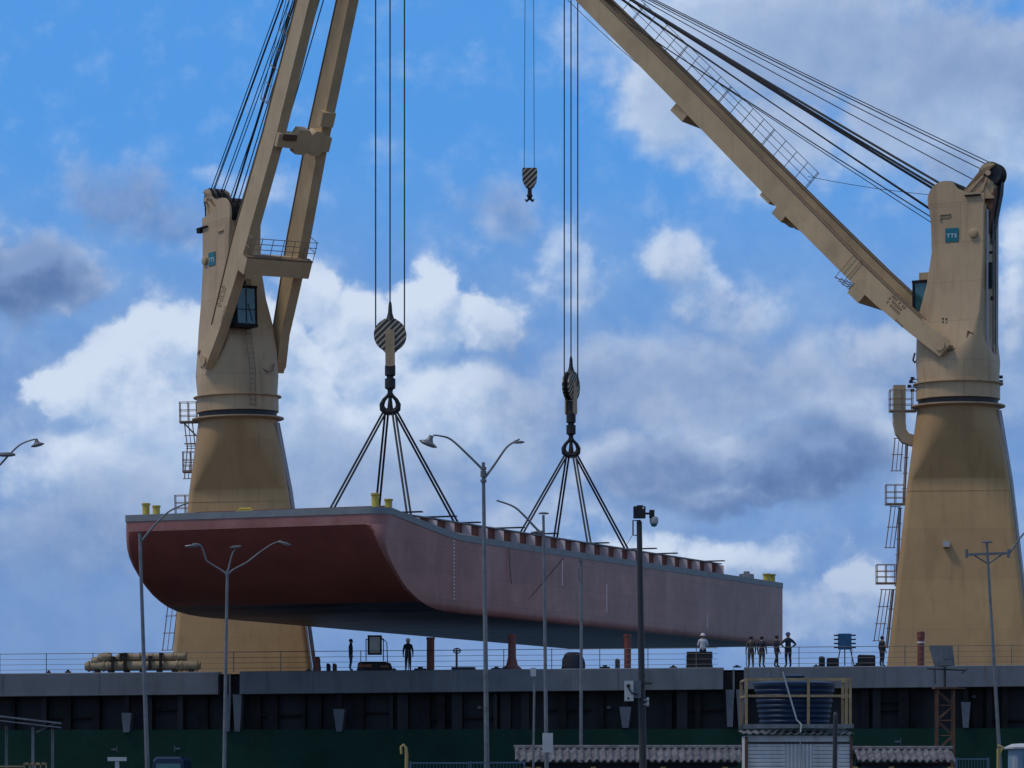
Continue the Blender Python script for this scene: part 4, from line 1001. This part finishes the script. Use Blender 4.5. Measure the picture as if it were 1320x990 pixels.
# blue equipment on legs
s=ship_s(1089,1.0); root=thing('cable_reel','blue square cable reel with ribbed sides standing on thin legs','cable reel',S((s,1.0,zt(s))))
a=SB(1080,817,1.0); b=SB(1098,837,1.0)
m_=MB(); m_.box(a.x+.04,b.x-.04,a.y-.35,a.y+.35,b.z,a.z); m_.build('reel_body','blue_gear',root)
m_=MB()
for i in range(4):
    z=b.z+(a.z-b.z)*(.12+.26*i); m_.box(a.x-.2,b.x+.22,a.y-.3,a.y+.3,z-.03,z+.03)
m_.build('reel_flange','black',root,smooth=None)
for X0,X1 in ((1083,1079),(1089,1089),(1096,1101)):
    m_=MB(); m_.tube([SB(X0,837,1.0),SB(X1,858,1.0)],.035,6); m_.build('leg','black',root)
def deckbox(label,px0,px1,py,d,m,cat='crate',name='deck_crate'):
    a=SB(px0,py,d); b=SB(px1,py,d); s=ship_s(px0,d); m_=MB(); z0=zt(s)-.01
    m_.loft([[(a.x-.0,a.y-.3,z0),(b.x,a.y-.3,z0),(b.x,a.y+.3,z0),(a.x,a.y+.3,z0)],[(a.x,a.y-.3,a.z-.06),(b.x,a.y-.3,a.z-.08),(b.x,a.y+.3,a.z-.08),(a.x,a.y+.3,a.z-.06)],[(a.x+.06,a.y-.25,a.z),(b.x-.08,a.y-.25,a.z-.02),(b.x-.08,a.y+.25,a.z-.02),(a.x+.06,a.y+.25,a.z)]])
    o=m_.build(name,m,org=(0.5*(a.x+b.x),a.y,z0)); tag(o,label,cat)
    k=MB(); w=b.x-a.x
    for t in (.2,.8): k.box(a.x+w*t-.03,a.x+w*t+.03,a.y-.325,a.y-.302,z0+.02,a.z-.1)
    k.box(a.x+.05,b.x-.05,a.y-.33,a.y-.302,z0+.16,z0+.22); k.build('batten','dark_steel',o,smooth=None)
deckbox('small black upright box on deck, left of the low dark crate and the blue reel',1056,1063,846,1.0,'black','box','deck_box')
deckbox('low dark crate in front of the legs of the blue reel',1066,1081,848,1.2,'navy')
deckbox('dark crate on deck between the blue reel and the right crane',1106,1128,844,1.1,'black')
deckbox('little grey post box on deck beside the slim red vent pipe',793,799,849,.9,'bracket_grey','post','deck_post')
deckbox('dark low box at the rail right of the left crane',421,426,855,.9,'navy','box','deck_box')
deckbox('second low box beside it, dull red, near the left crane',429,434,855,.9,'orange','box','deck_box')

# ------------------------------------------------------------------ foreground on the quay
def base_px(pt,pb,Y):   # lean of a pole measured in the picture, carried down to the ground
    (x0,y0),(x1,y1)=pt,pb; yg=HZ+EYE/Y*FP; x=x1+(x1-x0)*(yg-y1)/(y1-y0)
    return P(x,yg,Y)
def head_cone(m_,m2,p,dirx,k):
    """bell shaped lamp head with a flat rim, hanging at p"""
    pass
def lamp_head(root,p,tilt,style,k,name='lamp_head'):
    rot=Matrix.Rotation(tilt,3,'Y'); T=lambda q:p+rot@(Vector(q)*k)
    m_=MB(T)
    if style=='bell':
        m_.lathe([(.10,.02),(.12,-.12),(.2,-.26),(.42,-.36),(.44,-.42)],(0,0,0),16); o=m_.build(name,'lamp_grey',root)
        m_=MB(T); m_.lathe([(.36,-.425),(.30,-.47),(.1,-.49)],(0,0,0),16); m_.build('lamp_lens','lens',o)
    else:
        m_.loft([[(x,y*w,z) for y,z in ((-1,0),(-.75,.10*h),(.75,.10*h),(1,0),(.8,-.05),(-.8,-.05))] for x,w,h in ((-.1,.06,.6),(.15,.15,1.2),(.55,.20,1.2),(.85,.10,.6))]); o=m_.build(name,'lamp_grey',root)
        m_=MB(T); m_.box(.2,.7,-.13,.13,-.075,-.052); m_.build('lamp_lens','lens',o,smooth=None)
def curve(pts,Y,n=6):
    pts=[P(x,y,Y) for x,y in pts]; out=[]
    for i in range(len(pts)-1):
        p0=pts[max(i-1,0)];p1=pts[i];p2=pts[i+1];p3=pts[min(i+2,len(pts)-1)]
        for k in range(n):
            t=k/n; out.append(.5*((2*p1)+(p2-p0)*t+(2*p0-5*p1+4*p2-p3)*t*t+(3*p1-p0-3*p2+p3)*t**3))
    out.append(pts[-1]); return out
def lamp_post(label,pt,pb,Y,r0,r1,arms,group='street lamps on the quay',extra=None):
    b=base_px(pt,pb,Y); t=P(*pt,Y)
    root=thing('street_lamp',label,'street lamp',b,0,group)
    r0*=.88; r1*=.9; m_=MB(); m_.tube([b+(t-b)*f for f in (0,.25,.5,.75,1)],[r0+(r1-r0)*f for f in (0,.25,.5,.75,1)],12); m_.build('pole','galv',root)
    m_=MB(); m_.lathe([(r0*2.2,0),(r0*2.2,.04),(r0*1.3,.06),(r0*1.1,.4)],b,14); m_.build('base_flange','galv',root)
    m_=MB(); m_.box(b.x-.05,b.x+.05,b.y-r0*1.12,b.y-r0*.7,.6,1.0); m_.build('access_hatch','lamp_grey',root,smooth=None)
    for pts,head in arms:
        m_=MB(); c=curve(pts,Y); m_.tube(c,[.042-.018*i/len(c) for i in range(len(c))],8); m_.build('lamp_arm','galv',root)
        if head: lamp_head(root,P(head[0],head[1],Y),R(head[2]),head[3],head[4])
    if extra: extra(root,b,t,Y)
    return root
def collars(ys,rr):
    def f(root,b,t,Y):
        for y in ys:
            k=((EYE+(HZ-y)/FP*Y)-b.z)/(t.z-b.z); p=b.lerp(t,k); m_=MB(); m_.lathe([(rr,-.05),(rr,.05)],p,12); m_.build('clamp_collar','lamp_grey',root)
    return f
lamp_post('tall grey double arm street lamp rising in front of the barge side',(623,596),(627.5,980),117,.105,.062,
  [(((623,606),(605,588),(582,567),(568,562),(558,561)),(556,562,22,'bell',.72)),(((625,616),(638,598),(652,578),(662,570),(670,566)),(662,571,-4,'flat',.42))],extra=collars((604,609,613,620),.10))
lamp_post('grey street lamp whose thin arm reaches over the grey edge of the barge bow',(180,687),(190,990),120,.095,.06,
  [(((183,697),(190,688),(203,673),(220,658),(243,648)),None)])
def b_extra(root,b,t,Y): pass
lamp_post('grey street lamp with three short curved arms before the barge bow',(293,735),(289,990),140,.095,.06,
  [(((292,742),(288,737),(272,727),(266,722),(262,710),(257,702),(248,701)),(256,703,176,'flat',.62)),
   (((293,742),(296,727),(300,713),(304,708)),(298,706,-8,'flat',.48)),
   (((292,743),(300,735),(318,725),(335,712),(350,702),(362,697)),(360,699,14,'flat',.55))])
lamp_post('slim grey lamp post with a flat top lamp and one thin arm reaching left',(700.5,664),(704,945),111,.08,.045,
  [(((700,690),(690,680),(676,665),(662,653),(640,645)),None),(((700,685),(690,686),(684,687)),None)],
  extra=lambda root,b,t,Y:(lamp_head(root,P(695.5,662,Y),0,'flat',.34),MB().loft([[p+Vector((x,y,0)) for x,y in ((-.16,-.2),(.16,-.2),(.16,.1),(-.16,.1))] for p in (P(706,970,Y-.4),P(706,945,Y-.4))]).build('meter_box','box_white',root,smooth=None)))
def stub(root,b,t,Y):
    m_=MB(); m_.tube([P(749,723,Y),P(745,733,Y),P(746,745,Y),P(750,752,Y)],.03,6); m_.box(P(746,720,Y).x,P(751,720,Y).x,Y-.08,Y+.08,P(0,724,Y).z,P(0,719,Y).z); m_.build('lamp_socket','galv',root)
lamp_post('bare slim grey lamp pole without a lamp in front of the middle of the barge',(749.5,720),(749,958),125,.075,.05,[],extra=stub)
def tbar(root,b,t,Y):
    m_=MB(); m_.beam(P(1245,715,Y),P(1302,713,Y),.09,.09); m_.tube([P(1274,727,Y),P(1256,716,Y)],.03,6); m_.tube([P(1274,727,Y),P(1291,715,Y)],.03,6); m_.build('cross_arm','galv',root)
    for x in (1246,1300):
        m_=MB(); m_.tube([P(x,719,Y),P(x,708,Y)],.06,8); m_.build('insulator','lamp_grey',root)
    lamp_head(root,P(1267,699,Y),0,'flat',.4)
lamp_post('leaning grey lamp post with a cross bar in front of the right crane pedestal',(1272,700),(1288,965),130,.085,.055,[(((1301,713),(1308,703),(1316,692),(1324,684),(1334,680)),(1330,680,8,'flat',.6))],extra=tbar)
lamp_post('street lamp at the left edge, only its arm and bell shaped head showing',(-25,640),(-22,990),118,.10,.06,
  [(((-25,648),(-12,612),(2,597),(15,583),(28,572),(45,566)),(46.5,566,-14,'bell',.52)),(((-25,650),(-35,630),(-48,612)),(-50,612,180,'flat',.5)),(((-25,644),(-16,600),(-6,588)),(-3,587,-2,'flat',.68))])
# camera pole
Y=90; b=base_px((824.5,656),(829,985),Y)
root=thing('camera_pole','black pole with a box and dome camera on top and cabinets lower down','camera pole',b)
tp=P(824,672,Y); m_=MB(); m_.tube([b,b.lerp(tp,.5),tp],[.105,.085,.068],12); m_.build('pole','pole_black',root)
m_=MB(); a=P(816.5,653,Y); c=P(832,668,Y); m_.box(a.x,c.x,Y-.14,Y+.14,c.z,a.z); m_.box(a.x+.09,c.x-.06,Y-.1,Y+.1,a.z,a.z+.03); o=m_.build('control_box','black',root,smooth=None)
m_=MB(); c=P(828,655,Y); m_.box(c.x,c.x+.035,Y-.15,Y-.141,c.z-.03,c.z+.02); m_.build('sticker','white',o,smooth=None)
m_=MB(); m_.tube([P(832,662,Y),P(838,662,Y)],.03,6); a=P(837,657.5,Y); c=P(843.5,668,Y); m_.box(a.x,c.x,Y-.09,Y+.09,c.z,a.z); m_.build('camera_mount','black',root,smooth=None)
m_=MB(); c=P(843,672,Y); m_.lathe([(.05,.12),(.1,.1),(.115,0),(.10,-.06)],c,16); o=m_.build('camera_housing','box_white',root)
m_=MB(); m_.lathe([(.085,-.06),(.08,-.10),(.05,-.13),(.01,-.14)],c,16); m_.build('camera_dome','glass',o)
m_=MB(); m_.tube([P(826,671,Y),P(816,671,Y),P(816,690,Y),P(823,690,Y)],.022,6); m_.tube([P(815,690,Y),P(808,702,Y),P(800,712,Y)],.007,5); m_.build('antenna_bracket','pole_black',root)
a=P(805,878,Y); c=P(816,904,Y); m_=MB(); m_.box(a.x,c.x,Y-.3,Y-.05,c.z,a.z); o=m_.build('meter_cabinet','box_white',root,smooth=None)
m_=MB(); p=P(810,884,Y-.3); m_.lathe([(.03,-.03),(.05,-.02),(.05,.0)],p,10,'y'); p=P(810,900,Y-.3); m_.lathe([(.02,-.02),(.03,0)],p,8,'y'); m_.build('cabinet_gauge','black',o)
a=P(816,878,Y); c=P(826,900,Y); m_=MB(); m_.box(a.x+.003,c.x,Y-.26,Y-.07,c.z,a.z); m_.build('switch_box','bracket_grey',root,smooth=None)
m_=MB(); m_.beam(P(814,881,Y-.1),P(840,881,Y-.1),.05,.06); 
for y in (870,905,922,936): m_.lathe([(.095,-.03),(.095,.03)],b.lerp(tp,((EYE+(HZ-y)/FP*Y))/(tp.z)),12)
m_.build('clamp_band','pole_black',root)
m_=MB()
for y in (902,908): p=P(835,y,Y-.1); m_.lathe([(.06,-.03),(.06,.03)],p,10,'x'); m_.tube([p,p+Vector((-.15,.05,0))],.02,5)
m_.build('insulator','box_white',root)
m_=MB(); m_.tube([P(810,886,Y-.32),P(814,893,Y-.34),P(822,895,Y-.3)],.02,6); m_.build('cable','black',root)
# thin pole with a small box
Y=113; root=thing('lamp_pole','thin grey pole with a small pale box on top, left of the meter box','pole',base_px((689,870),(688,955),Y))
m_=MB(); m_.tube([ORG[root.name],P(689,866,Y)],.035,8); m_.build('pole','galv',root)
m_=MB(); m_.box(P(684,0,Y).x,P(691,0,Y).x,Y-.1,Y+.1,P(0,872,Y).z,P(0,861,Y).z); m_.tube([P(684,862,Y),P(686,872,Y)],.03,6); m_.build('signal_box','box_white',root)
# slim black post in front of the shed
Y=95; b=base_px((1077,918),(1076,990),Y); root=thing('bollard_post','slim black post standing in front of the white shed','post',b)
m_=MB(); m_.tube([b,P(1077,922,Y)],[.07,.06],12); m_.build('post','pole_black',root)
m_=MB(); m_.lathe([(.065,0),(.05,.05),(.02,.09)],P(1077,922,Y),12); m_.build('post_cap','pole_black',root)

# floodlight tower
Y=130; cx=1218; root=thing('floodlight_tower','rusty lattice tower with a square grey floodlight seen from behind','floodlight tower',P(cx,HZ+EYE/Y*FP,Y))
za_=P(0,888,Y).z
for dx,dy in ((-.3,-.3),(.3,-.3),(.3,.3),(-.3,.3)):
    c=P(cx,0,Y); m_=MB(); m_.beam((c.x+dx,Y+dy,0),(c.x+dx,Y+dy,za_),.06,.06,(0,1,0)); m_.build('tower_leg','rust',root)
m_=MB(); c=P(cx,0,Y); z=0; i=0
while z<za_-.3:
    f=1 if i%2 else -1
    m_.tube([(c.x-.3*f,Y-.3,z),(c.x+.3*f,Y-.3,min(z+.55,za_))],.018,5); m_.tube([(c.x-.3*f,Y+.3,z),(c.x+.3*f,Y+.3,min(z+.55,za_))],.018,5)
    m_.tube([(c.x-.3,Y-.3,z),(c.x+.3,Y-.3,z)],.016,5); z+=.55; i+=1
m_.build('lattice_bracing','rust',root)
m_=MB(); m_.box(c.x-.42,c.x+.42,Y-.4,Y+.4,za_,za_+.06); m_.box(c.x+.42,c.x+.75,Y-.03,Y+.03,za_,za_+.04); m_.build('tower_platform','rust',root,smooth=None)
m_=MB(); m_.tube([(c.x,Y,za_),(c.x,Y,P(0,860,Y).z)],.05,8); m_.tube([P(1195,862,Y),P(1244,864,Y)],.03,6); m_.tube([P(1205,862,Y),P(1206,882,Y)],.02,5); m_.tube([P(1240,868,Y),P(1247,862,Y)],.03,6); m_.build('mast_head','dark_steel',root)
m_=MB(); fr=[P(1198,832,Y),P(1228,832,Y),P(1231,858,Y),P(1206,860,Y)]; off=Vector((0,.25,0))
m_.add(fr+[p+off+Vector((0,0,0)) for p in fr],[(0,1,2,3),(7,6,5,4),(0,4,5,1),(1,5,6,2),(2,6,7,3),(3,7,4,0)]); o=m_.build('lamp_housing','galv',root,smooth=None)
m_=MB(); a=P(1217,833,Y); c2=P(1223,850,Y); m_.box(a.x,c2.x,Y-.06,Y-.002,c2.z,a.z); a=P(1211,851,Y); c2=P(1227,858,Y); m_.box(a.x,c2.x,Y-.09,Y-.002,c2.z,a.z); m_.build('ballast_box','lamp_grey',o,smooth=None)

# white shed with caged tank on its roof
Y=105; X0,X1=P(961,0,Y).x,P(1098,0,Y).x; zt_=P(0,936,Y).z
root=thing('site_shed','white weathered metal shed with louvred front and ochre roof cage','shed',((X0+X1)/2,Y,0))
DP=2.4
m_=MB(); m_.box(X0+.05,X1-.05,Y,Y+DP,0,zt_-.28); wall=m_.build('wall','siding',root,smooth=None)
for xa,xb in ((964,1012),(1048,1075),(1081,1096)):
    a,b_=P(xa,0,Y).x,P(xb,0,Y).x
    m_=MB(); z=.15
    while z<zt_-.55:
        m_.add([(a,Y-.03,z),(b_,Y-.03,z),(b_,Y-.03,z+.05),(a,Y-.03,z+.05),(a,Y-.003,z+.10),(b_,Y-.003,z+.10),(a,Y-.003,z),(b_,Y-.003,z)],[(0,1,2,3),(3,2,5,4),(0,6,7,1),(0,3,4,6),(1,7,5,2)]); z+=.115
    m_.build('louvre_panel','siding',wall,smooth=None)
m_=MB()
for x in range(1014,1048,5):
    a=P(x,0,Y).x; m_.box(a,a+.055,Y-.04,Y-.003,.1,zt_-.45)
m_.build('ribbed_sheet','siding',wall,smooth=None)
m_=MB(); m_.box(X0+.05,X1-.05,Y-.05,Y-.003,zt_-.52,zt_-.46); m_.build('trim','dark_steel',wall,smooth=None)
m_=MB(); m_.box(X0-.02,X0+.06,Y-.06,Y+.06,0,zt_-.3); m_.box(X1-.06,X1+.02,Y-.06,Y+.06,0,zt_-.3); m_.build('corner_post','rust',root,smooth=None)
# corrugated roof
m_=MB(); n=48; A=[(X0-.06+(X1-X0+.12)*i/n, .035*math.sin(i*1.9)) for i in range(n+1)]
m_.add([(x,Y-.18,zt_-.22+dz) for x,dz in A]+[(x,Y+DP+.1,zt_-.1+dz) for x,dz in A]+[(x,Y-.18,zt_-.24+dz) for x,dz in A]+[(x,Y+DP+.1,zt_-.12+dz) for x,dz in A],
   [(i,i+1,n+2+i,n+1+i) for i in range(n)]+[(2*n+2+i,3*n+3+i,3*n+4+i,2*n+3+i) for i in range(n)]+[(i,2*n+2+i,2*n+3+i,i+1) for i in range(n)])
m_.build('roof','tile',root)
m_=MB(); m_.box(X0-.05,X1+.05,Y-.04,Y+.06,zt_-.06,zt_+.06); m_.build('roof_beam','galv',root,smooth=None); m_=MB(); m_.box(X0-.05,X1+.05,Y+DP-.06,Y+DP+.04,zt_-.06,zt_+.06); m_.build('roof_beam','galv',root,smooth=None)
cg=MB(); zc_=P(0,876,Y).z; zm=P(0,897,Y).z
for px in (962,1042,1091,1096):
    x=P(px,0,Y).x; m_=MB(); m_.box(x-.04,x+.04,Y-.04,Y+.04,zt_+.06,zc_); m_.build('cage_post','cage',root,smooth=None)
for px in (962,1096):
    x=P(px,0,Y).x; m_=MB(); m_.box(x-.04,x+.04,Y+DP-.08,Y+DP,zt_+.06,zc_); m_.build('cage_post','cage',root,smooth=None)
xa,xb=P(962,0,Y).x,P(1096,0,Y).x
m_=MB()
for z in (zc_,zm): m_.box(xa+.04,xb-.04,Y-.03,Y+.03,z-.035,z+.035); m_.box(xa-.03,xa+.03,Y+.04,Y+DP-.08,z-.03,z+.03); m_.box(xb-.03,xb+.03,Y+.04,Y+DP-.08,z-.03,z+.03)
m_.box(xa-.04,xb+.04,Y+.0315,Y+.05,zc_-.03,zc_+.045); m_.build('cage_rail','cage',root,smooth=None)
m_=MB(); a=P(1009,866,Y-.3); b_=P(1027,928,Y-.15); m_.tube([a,b_,P(1033,934,Y-.2),P(1032,944,Y-.2)],.025,6); m_.tube([P(1031,950,Y-.08),P(1033,975,Y-.08),P(1033,1000,Y-.08)],.015,5); m_.build('water_pipe','box_white',root)
Yt=Y+1.2; c=P(1024,0,Yt); zb_=zt_+.06; ztk=P(0,878,Yt).z; Ht=ztk-zb_
m_=MB(); pr=[(1.0,0)]
for i in range(8):
    r=1.02+.17*i/7; z=Ht*(.03+.82*i/7); pr+=[(r,z),(r+.025,z+.03),(r+.025,z+.07),(r,z+.10)]
pr+=[(1.24,Ht*.9),(1.24,Ht*.95),(.9,Ht*.99),(.3,Ht*1.04),(.28,Ht*1.08),(.01,Ht*1.09)]
m_.lathe(pr,(c.x,Yt,zb_),40); o=m_.build('water_tank','tank',org=(c.x,Yt,zb_)); tag(o,'dark blue ribbed water tank inside the ochre cage on the shed roof','water tank')
m_=MB(); m_.lathe([(.30,Ht*1.05),(.32,Ht*1.12),(.05,Ht*1.15)],(c.x,Yt,zb_),20); m_.build('tank_lid','tank',o)

# tiled shelter roofs
def shelter(label,px0,px1,ptop,peave,Y,cols,tip):
    X0,X1=P(px0,0,Y).x,P(px1,0,Y).x; zr=P(0,ptop,Y+1.3).z; ze=P(0,peave,Y).z
    root=thing('tiled_shelter',label,'shelter',((X0+X1)/2,Y+1,0))
    def slope(y0,z0,y1,z1):
        m_=MB(); pitch=.245; n=int((X1-X0)/pitch*6); vs=[];fs=[]
        rows=[0,.32,.33,.66,.67,1.0]
        for ri,t in enumerate(rows):
            for i in range(n+1):
                x=X0+(X1-X0)*i/n; ph=(x-X0)/pitch*2*math.pi; dz=.05*math.sin(ph)+(.025 if ri%2 else .0)*1
                jitter=.012*math.sin(x*7.3+ri)
                vs.append((x,y0+(y1-y0)*t,z0+(z1-z0)*t+dz+jitter))
        k=len(vs)
        vs+= [(x,y,z-.035) for x,y,z in vs]
        for r_ in range(len(rows)-1):
            for i in range(n):
                a=r_*(n+1)+i; fs.append((a,a+1,a+n+2,a+n+1)); fs.append((k+a,k+a+n+1,k+a+n+2,k+a+1))
        for i in range(n): fs.append((i,k+i,k+i+1,i+1)); a=(len(rows)-1)*(n+1)+i; fs.append((a,a+1,k+a+1,k+a))
        m_.add(vs,fs); return m_.build('roof_slope','tile',root,smooth=40)
    slope(Y,ze,Y+1.3,zr); slope(Y+2.6,ze,Y+1.32,zr)
    m_=MB(); m_.tube([(X0-.05,Y+1.3,zr+.03),(X1+.05,Y+1.3,zr+.03)],.09,8)
    m_.build('ridge_tile','tile',root)
    m_=MB(); m_.box(X0+.15,X1-.15,Y+.2,Y+.3,ze-.22,ze-.08); m_.box(X0+.15,X1-.15,Y+2.3,Y+2.4,ze-.22,ze-.08); m_.build('eave_beam','frame_dark',root,smooth=None)
    m_=MB(); m_.box(X0+.3,X1-.3,Y+.9,Y+1.0,0,ze-.1); m_.build('back_wall','blue_wall',root,smooth=None)
    for px in cols:
        x=P(px,0,Y).x; m_=MB(); m_.box(x-.09,x+.09,Y+.16,Y+.34,0,ze-.22); m_.build('column','postyellow',root,smooth=None)
    return root
shelter('long low shelter with grey corrugated roof tiles, left of the white shed',664,957,965,980,120,(681,694,765,855,935),True)
shelter('short low shelter with grey corrugated roof tiles, right of the white shed',1106,1232,966,980,124,(1103,1150,1226),False)

# open shelter at the left edge
Y=110; root=thing('bus_shelter','open metal shelter with a thin sloping roof at the far left','shelter',P(20,HZ+EYE/Y*FP,Y))
a0,a1=P(-90,912,Y),P(72,930.5,Y)
m_=MB()
for dz,t in ((0,.05),(-.14,.035)): 
    m_.add([a0+Vector((0,-.6,dz)),a1+Vector((0,-.6,dz)),a1+Vector((0,1.4,dz)),a0+Vector((0,1.4,dz))]+[a0+Vector((0,-.6,dz-t)),a1+Vector((0,-.6,dz-t)),a1+Vector((0,1.4,dz-t)),a0+Vector((0,1.4,dz-t))],[(0,1,2,3),(7,6,5,4),(0,4,5,1),(1,5,6,2),(2,6,7,3),(3,7,4,0)])
m_.build('roof','galv',root,smooth=None)
for px,dy in ((45,-.45),(61,1.25),(1,1.25),(-60,-.45)):
    p=P(px,930,Y); m_=MB(); m_.tube([(p.x,Y+dy,0),(p.x,Y+dy,a1.z-.2+(72-px)*.0012)],.045,8); m_.build('post','galv',root)
m_=MB(); m_.tube([P(47,944,Y-.45),P(71,932,Y-.45)],.03,6); m_.build('brace','galv',root)
m_=MB(); m_.box(P(34,0,Y).x,P(62,0,Y).x,Y-.5,Y-.44,P(0,986,Y).z,P(0,983,Y).z); m_.box(P(0,0,Y).x-2,P(34,0,Y).x,Y-.5,Y-.46,P(0,989,Y).z,P(0,987,Y).z)
for px in (34,41,48,55,62): m_.box(P(px,0,Y).x-.02,P(px,0,Y).x+.02,Y-.5,Y-.46,0,P(0,983,Y).z)
m_.build('barrier_rail','cage',root,smooth=None)
# T shaped sign
Y=100; root=thing('sign_post','small pale T shaped sign post before the green hull','sign post',P(151,HZ+EYE/Y*FP,Y))
m_=MB(); m_.box(P(139,0,Y).x,P(163,0,Y).x,Y-.08,Y+.08,P(0,981,Y).z,P(0,976,Y).z); m_.build('sign_box','box_white',root)
m_=MB(); m_.box(P(148.5,0,Y).x,P(153.5,0,Y).x,Y-.05,Y+.05,0,P(0,981,Y).z); m_.build('post','box_white',root,smooth=None)
# blue van, rear view
Y=182; root=thing('van','dark blue van parked on the quay, only its roof showing','van',P(217,HZ+EYE/Y*FP,Y))
def vanring(y,top,w): 
    c=P(217,0,Y); k=.0396
    return [(c.x+a*w,y,z) for a,z in ((-.86,.35),(-.9,1.0),(-.88,1.7),(-.78,top-.18),(-.62,top),(.62,top),(.78,top-.18),(.88,1.7),(.9,1.0),(.86,.35))]
tz=P(0,975.5,Y).z
m_=MB(); m_.loft([vanring(Y,tz-.1,.97),vanring(Y+.12,tz,1.0),vanring(Y+4.2,tz,1.0),vanring(Y+4.9,1.9,1.0),vanring(Y+5.4,1.1,.95)]); bd=m_.build('body','van_paint',root)
c=P(217,0,Y); m_=MB(); m_.box(c.x-.62,c.x+.62,Y-.02,Y-.004,1.75,tz-.35); m_.build('rear_window','glass',root,smooth=None)
for sx in (-.78,.78):
    for yy in (.9,4.1):
        m_=MB(); m_.lathe([(.33,-.1),(.35,0),(.33,.1)],(c.x+sx,Y+yy,.35),20,'x'); m_.build('wheel','boot',root)
    m_=MB(); m_.box(c.x+sx-.06,c.x+sx+.06,Y-.03,Y-.004,1.0,1.5); m_.build('tail_lamp','red_vent',root,smooth=None)
# fences
def fence(label,px0,px1,ptop,Y,m='fence'):
    root=thing('mesh_fence',label,'fence',P((px0+px1)/2,HZ+EYE/Y*FP,Y),0,'blue mesh fence panels')
    X0,X1=P(px0,0,Y).x,P(px1,0,Y).x; z=P(0,ptop,Y).z
    m_=MB(); m_.box(X0,X1,Y-.025,Y+.025,z-.05,z); m_.box(X0,X1,Y-.02,Y+.02,.2,.25); x=X0+.1
    while x<X1: m_.box(x-.008,x+.008,Y-.008,Y+.008,.25,z-.05); x+=.1
    m_.build('mesh_panel',m,root,smooth=None)
    for x in (X0,X1): m_=MB(); m_.box(x-.03,x+.03,Y-.035,Y+.035,0,z+.02); m_.build('fence_post',m,root,smooth=None)
fence('low blue mesh fence panel just right of the hooked yellow post',529,605,982.5,108)
fence('low blue mesh fence panel behind the base of the tall double lamp',606.5,676,982,108)
fence('low blue mesh fence panel between the rusty tower and the leaning lamp',1233,1274,977.5,118)
# yellow posts
def ypost(label,px,ptop,Y,hook):
    b=P(px,HZ+EYE/Y*FP,Y); root=thing('gate_post',label,'post',b)
    m_=MB(); t=P(px,ptop,Y); 
    if hook: m_.tube([b,t,t+Vector((-.02,0,.18)),t+Vector((-.09,0,.27)),t+Vector((-.16,0,.2)),t+Vector((-.15,0,0))],[.055,.052,.045,.04,.04,.035],8)
    else: m_.tube([b,t],[.065,.06],10); m_.tube([t+Vector((.02,0,-.2)),t+Vector((.14,0,.05)),t+Vector((-.02,0,.1))],.05,6)
    m_.build('post','postyellow',root)
    m_=MB(); m_.lathe([(.13,0),(.13,.05),(.07,.08)],b,10); m_.build('base_plate','postyellow',root)
ypost('yellow post with a hooked top left of the blue mesh fence',524,972,104,True)
ypost('yellow post with a bent top beside the leaning lamp post at right',1287,965,116,False)
# light blue cabin at the right edge
Y=110; X0,X1=P(1311,0,Y).x,P(1345,0,Y).x; root=thing('guard_cabin','light blue cabin with a white roof edge cut off at the right border','cabin',((X0+X1)/2,Y,0))
m_=MB(); m_.box(X0,X1,Y,Y+2,0,P(0,965,Y).z); m_.build('wall','lightblue',root,smooth=None)
m_=MB(); zz=P(0,965,Y).z; m_.loft([[(X0-.12,Y-.12,zz),(X1+.1,Y-.12,zz),(X1+.1,Y+2.1,zz),(X0-.12,Y+2.1,zz)],[(X0-.12,Y-.12,zz+.05),(X1+.1,Y-.12,zz+.05),(X1+.1,Y+2.1,zz+.05),(X0-.12,Y+2.1,zz+.05)],[(X0+.1,Y+.2,zz+.16),(X1-.1,Y+.2,zz+.16),(X1-.1,Y+1.9,zz+.16),(X0+.1,Y+1.9,zz+.16)]]); m_.build('roof','box_white',root)
m_=MB(); m_.box(X0-.14,X0-.02,Y-.3,Y-.12,0,P(0,976,Y).z); m_.build('side_post','box_white',root,smooth=None)
m_=MB(); m_.box(X0+.2,X1-.2,Y-.02,Y-.003,1.1,P(0,972,Y).z); m_.build('window','glass',root,smooth=None)
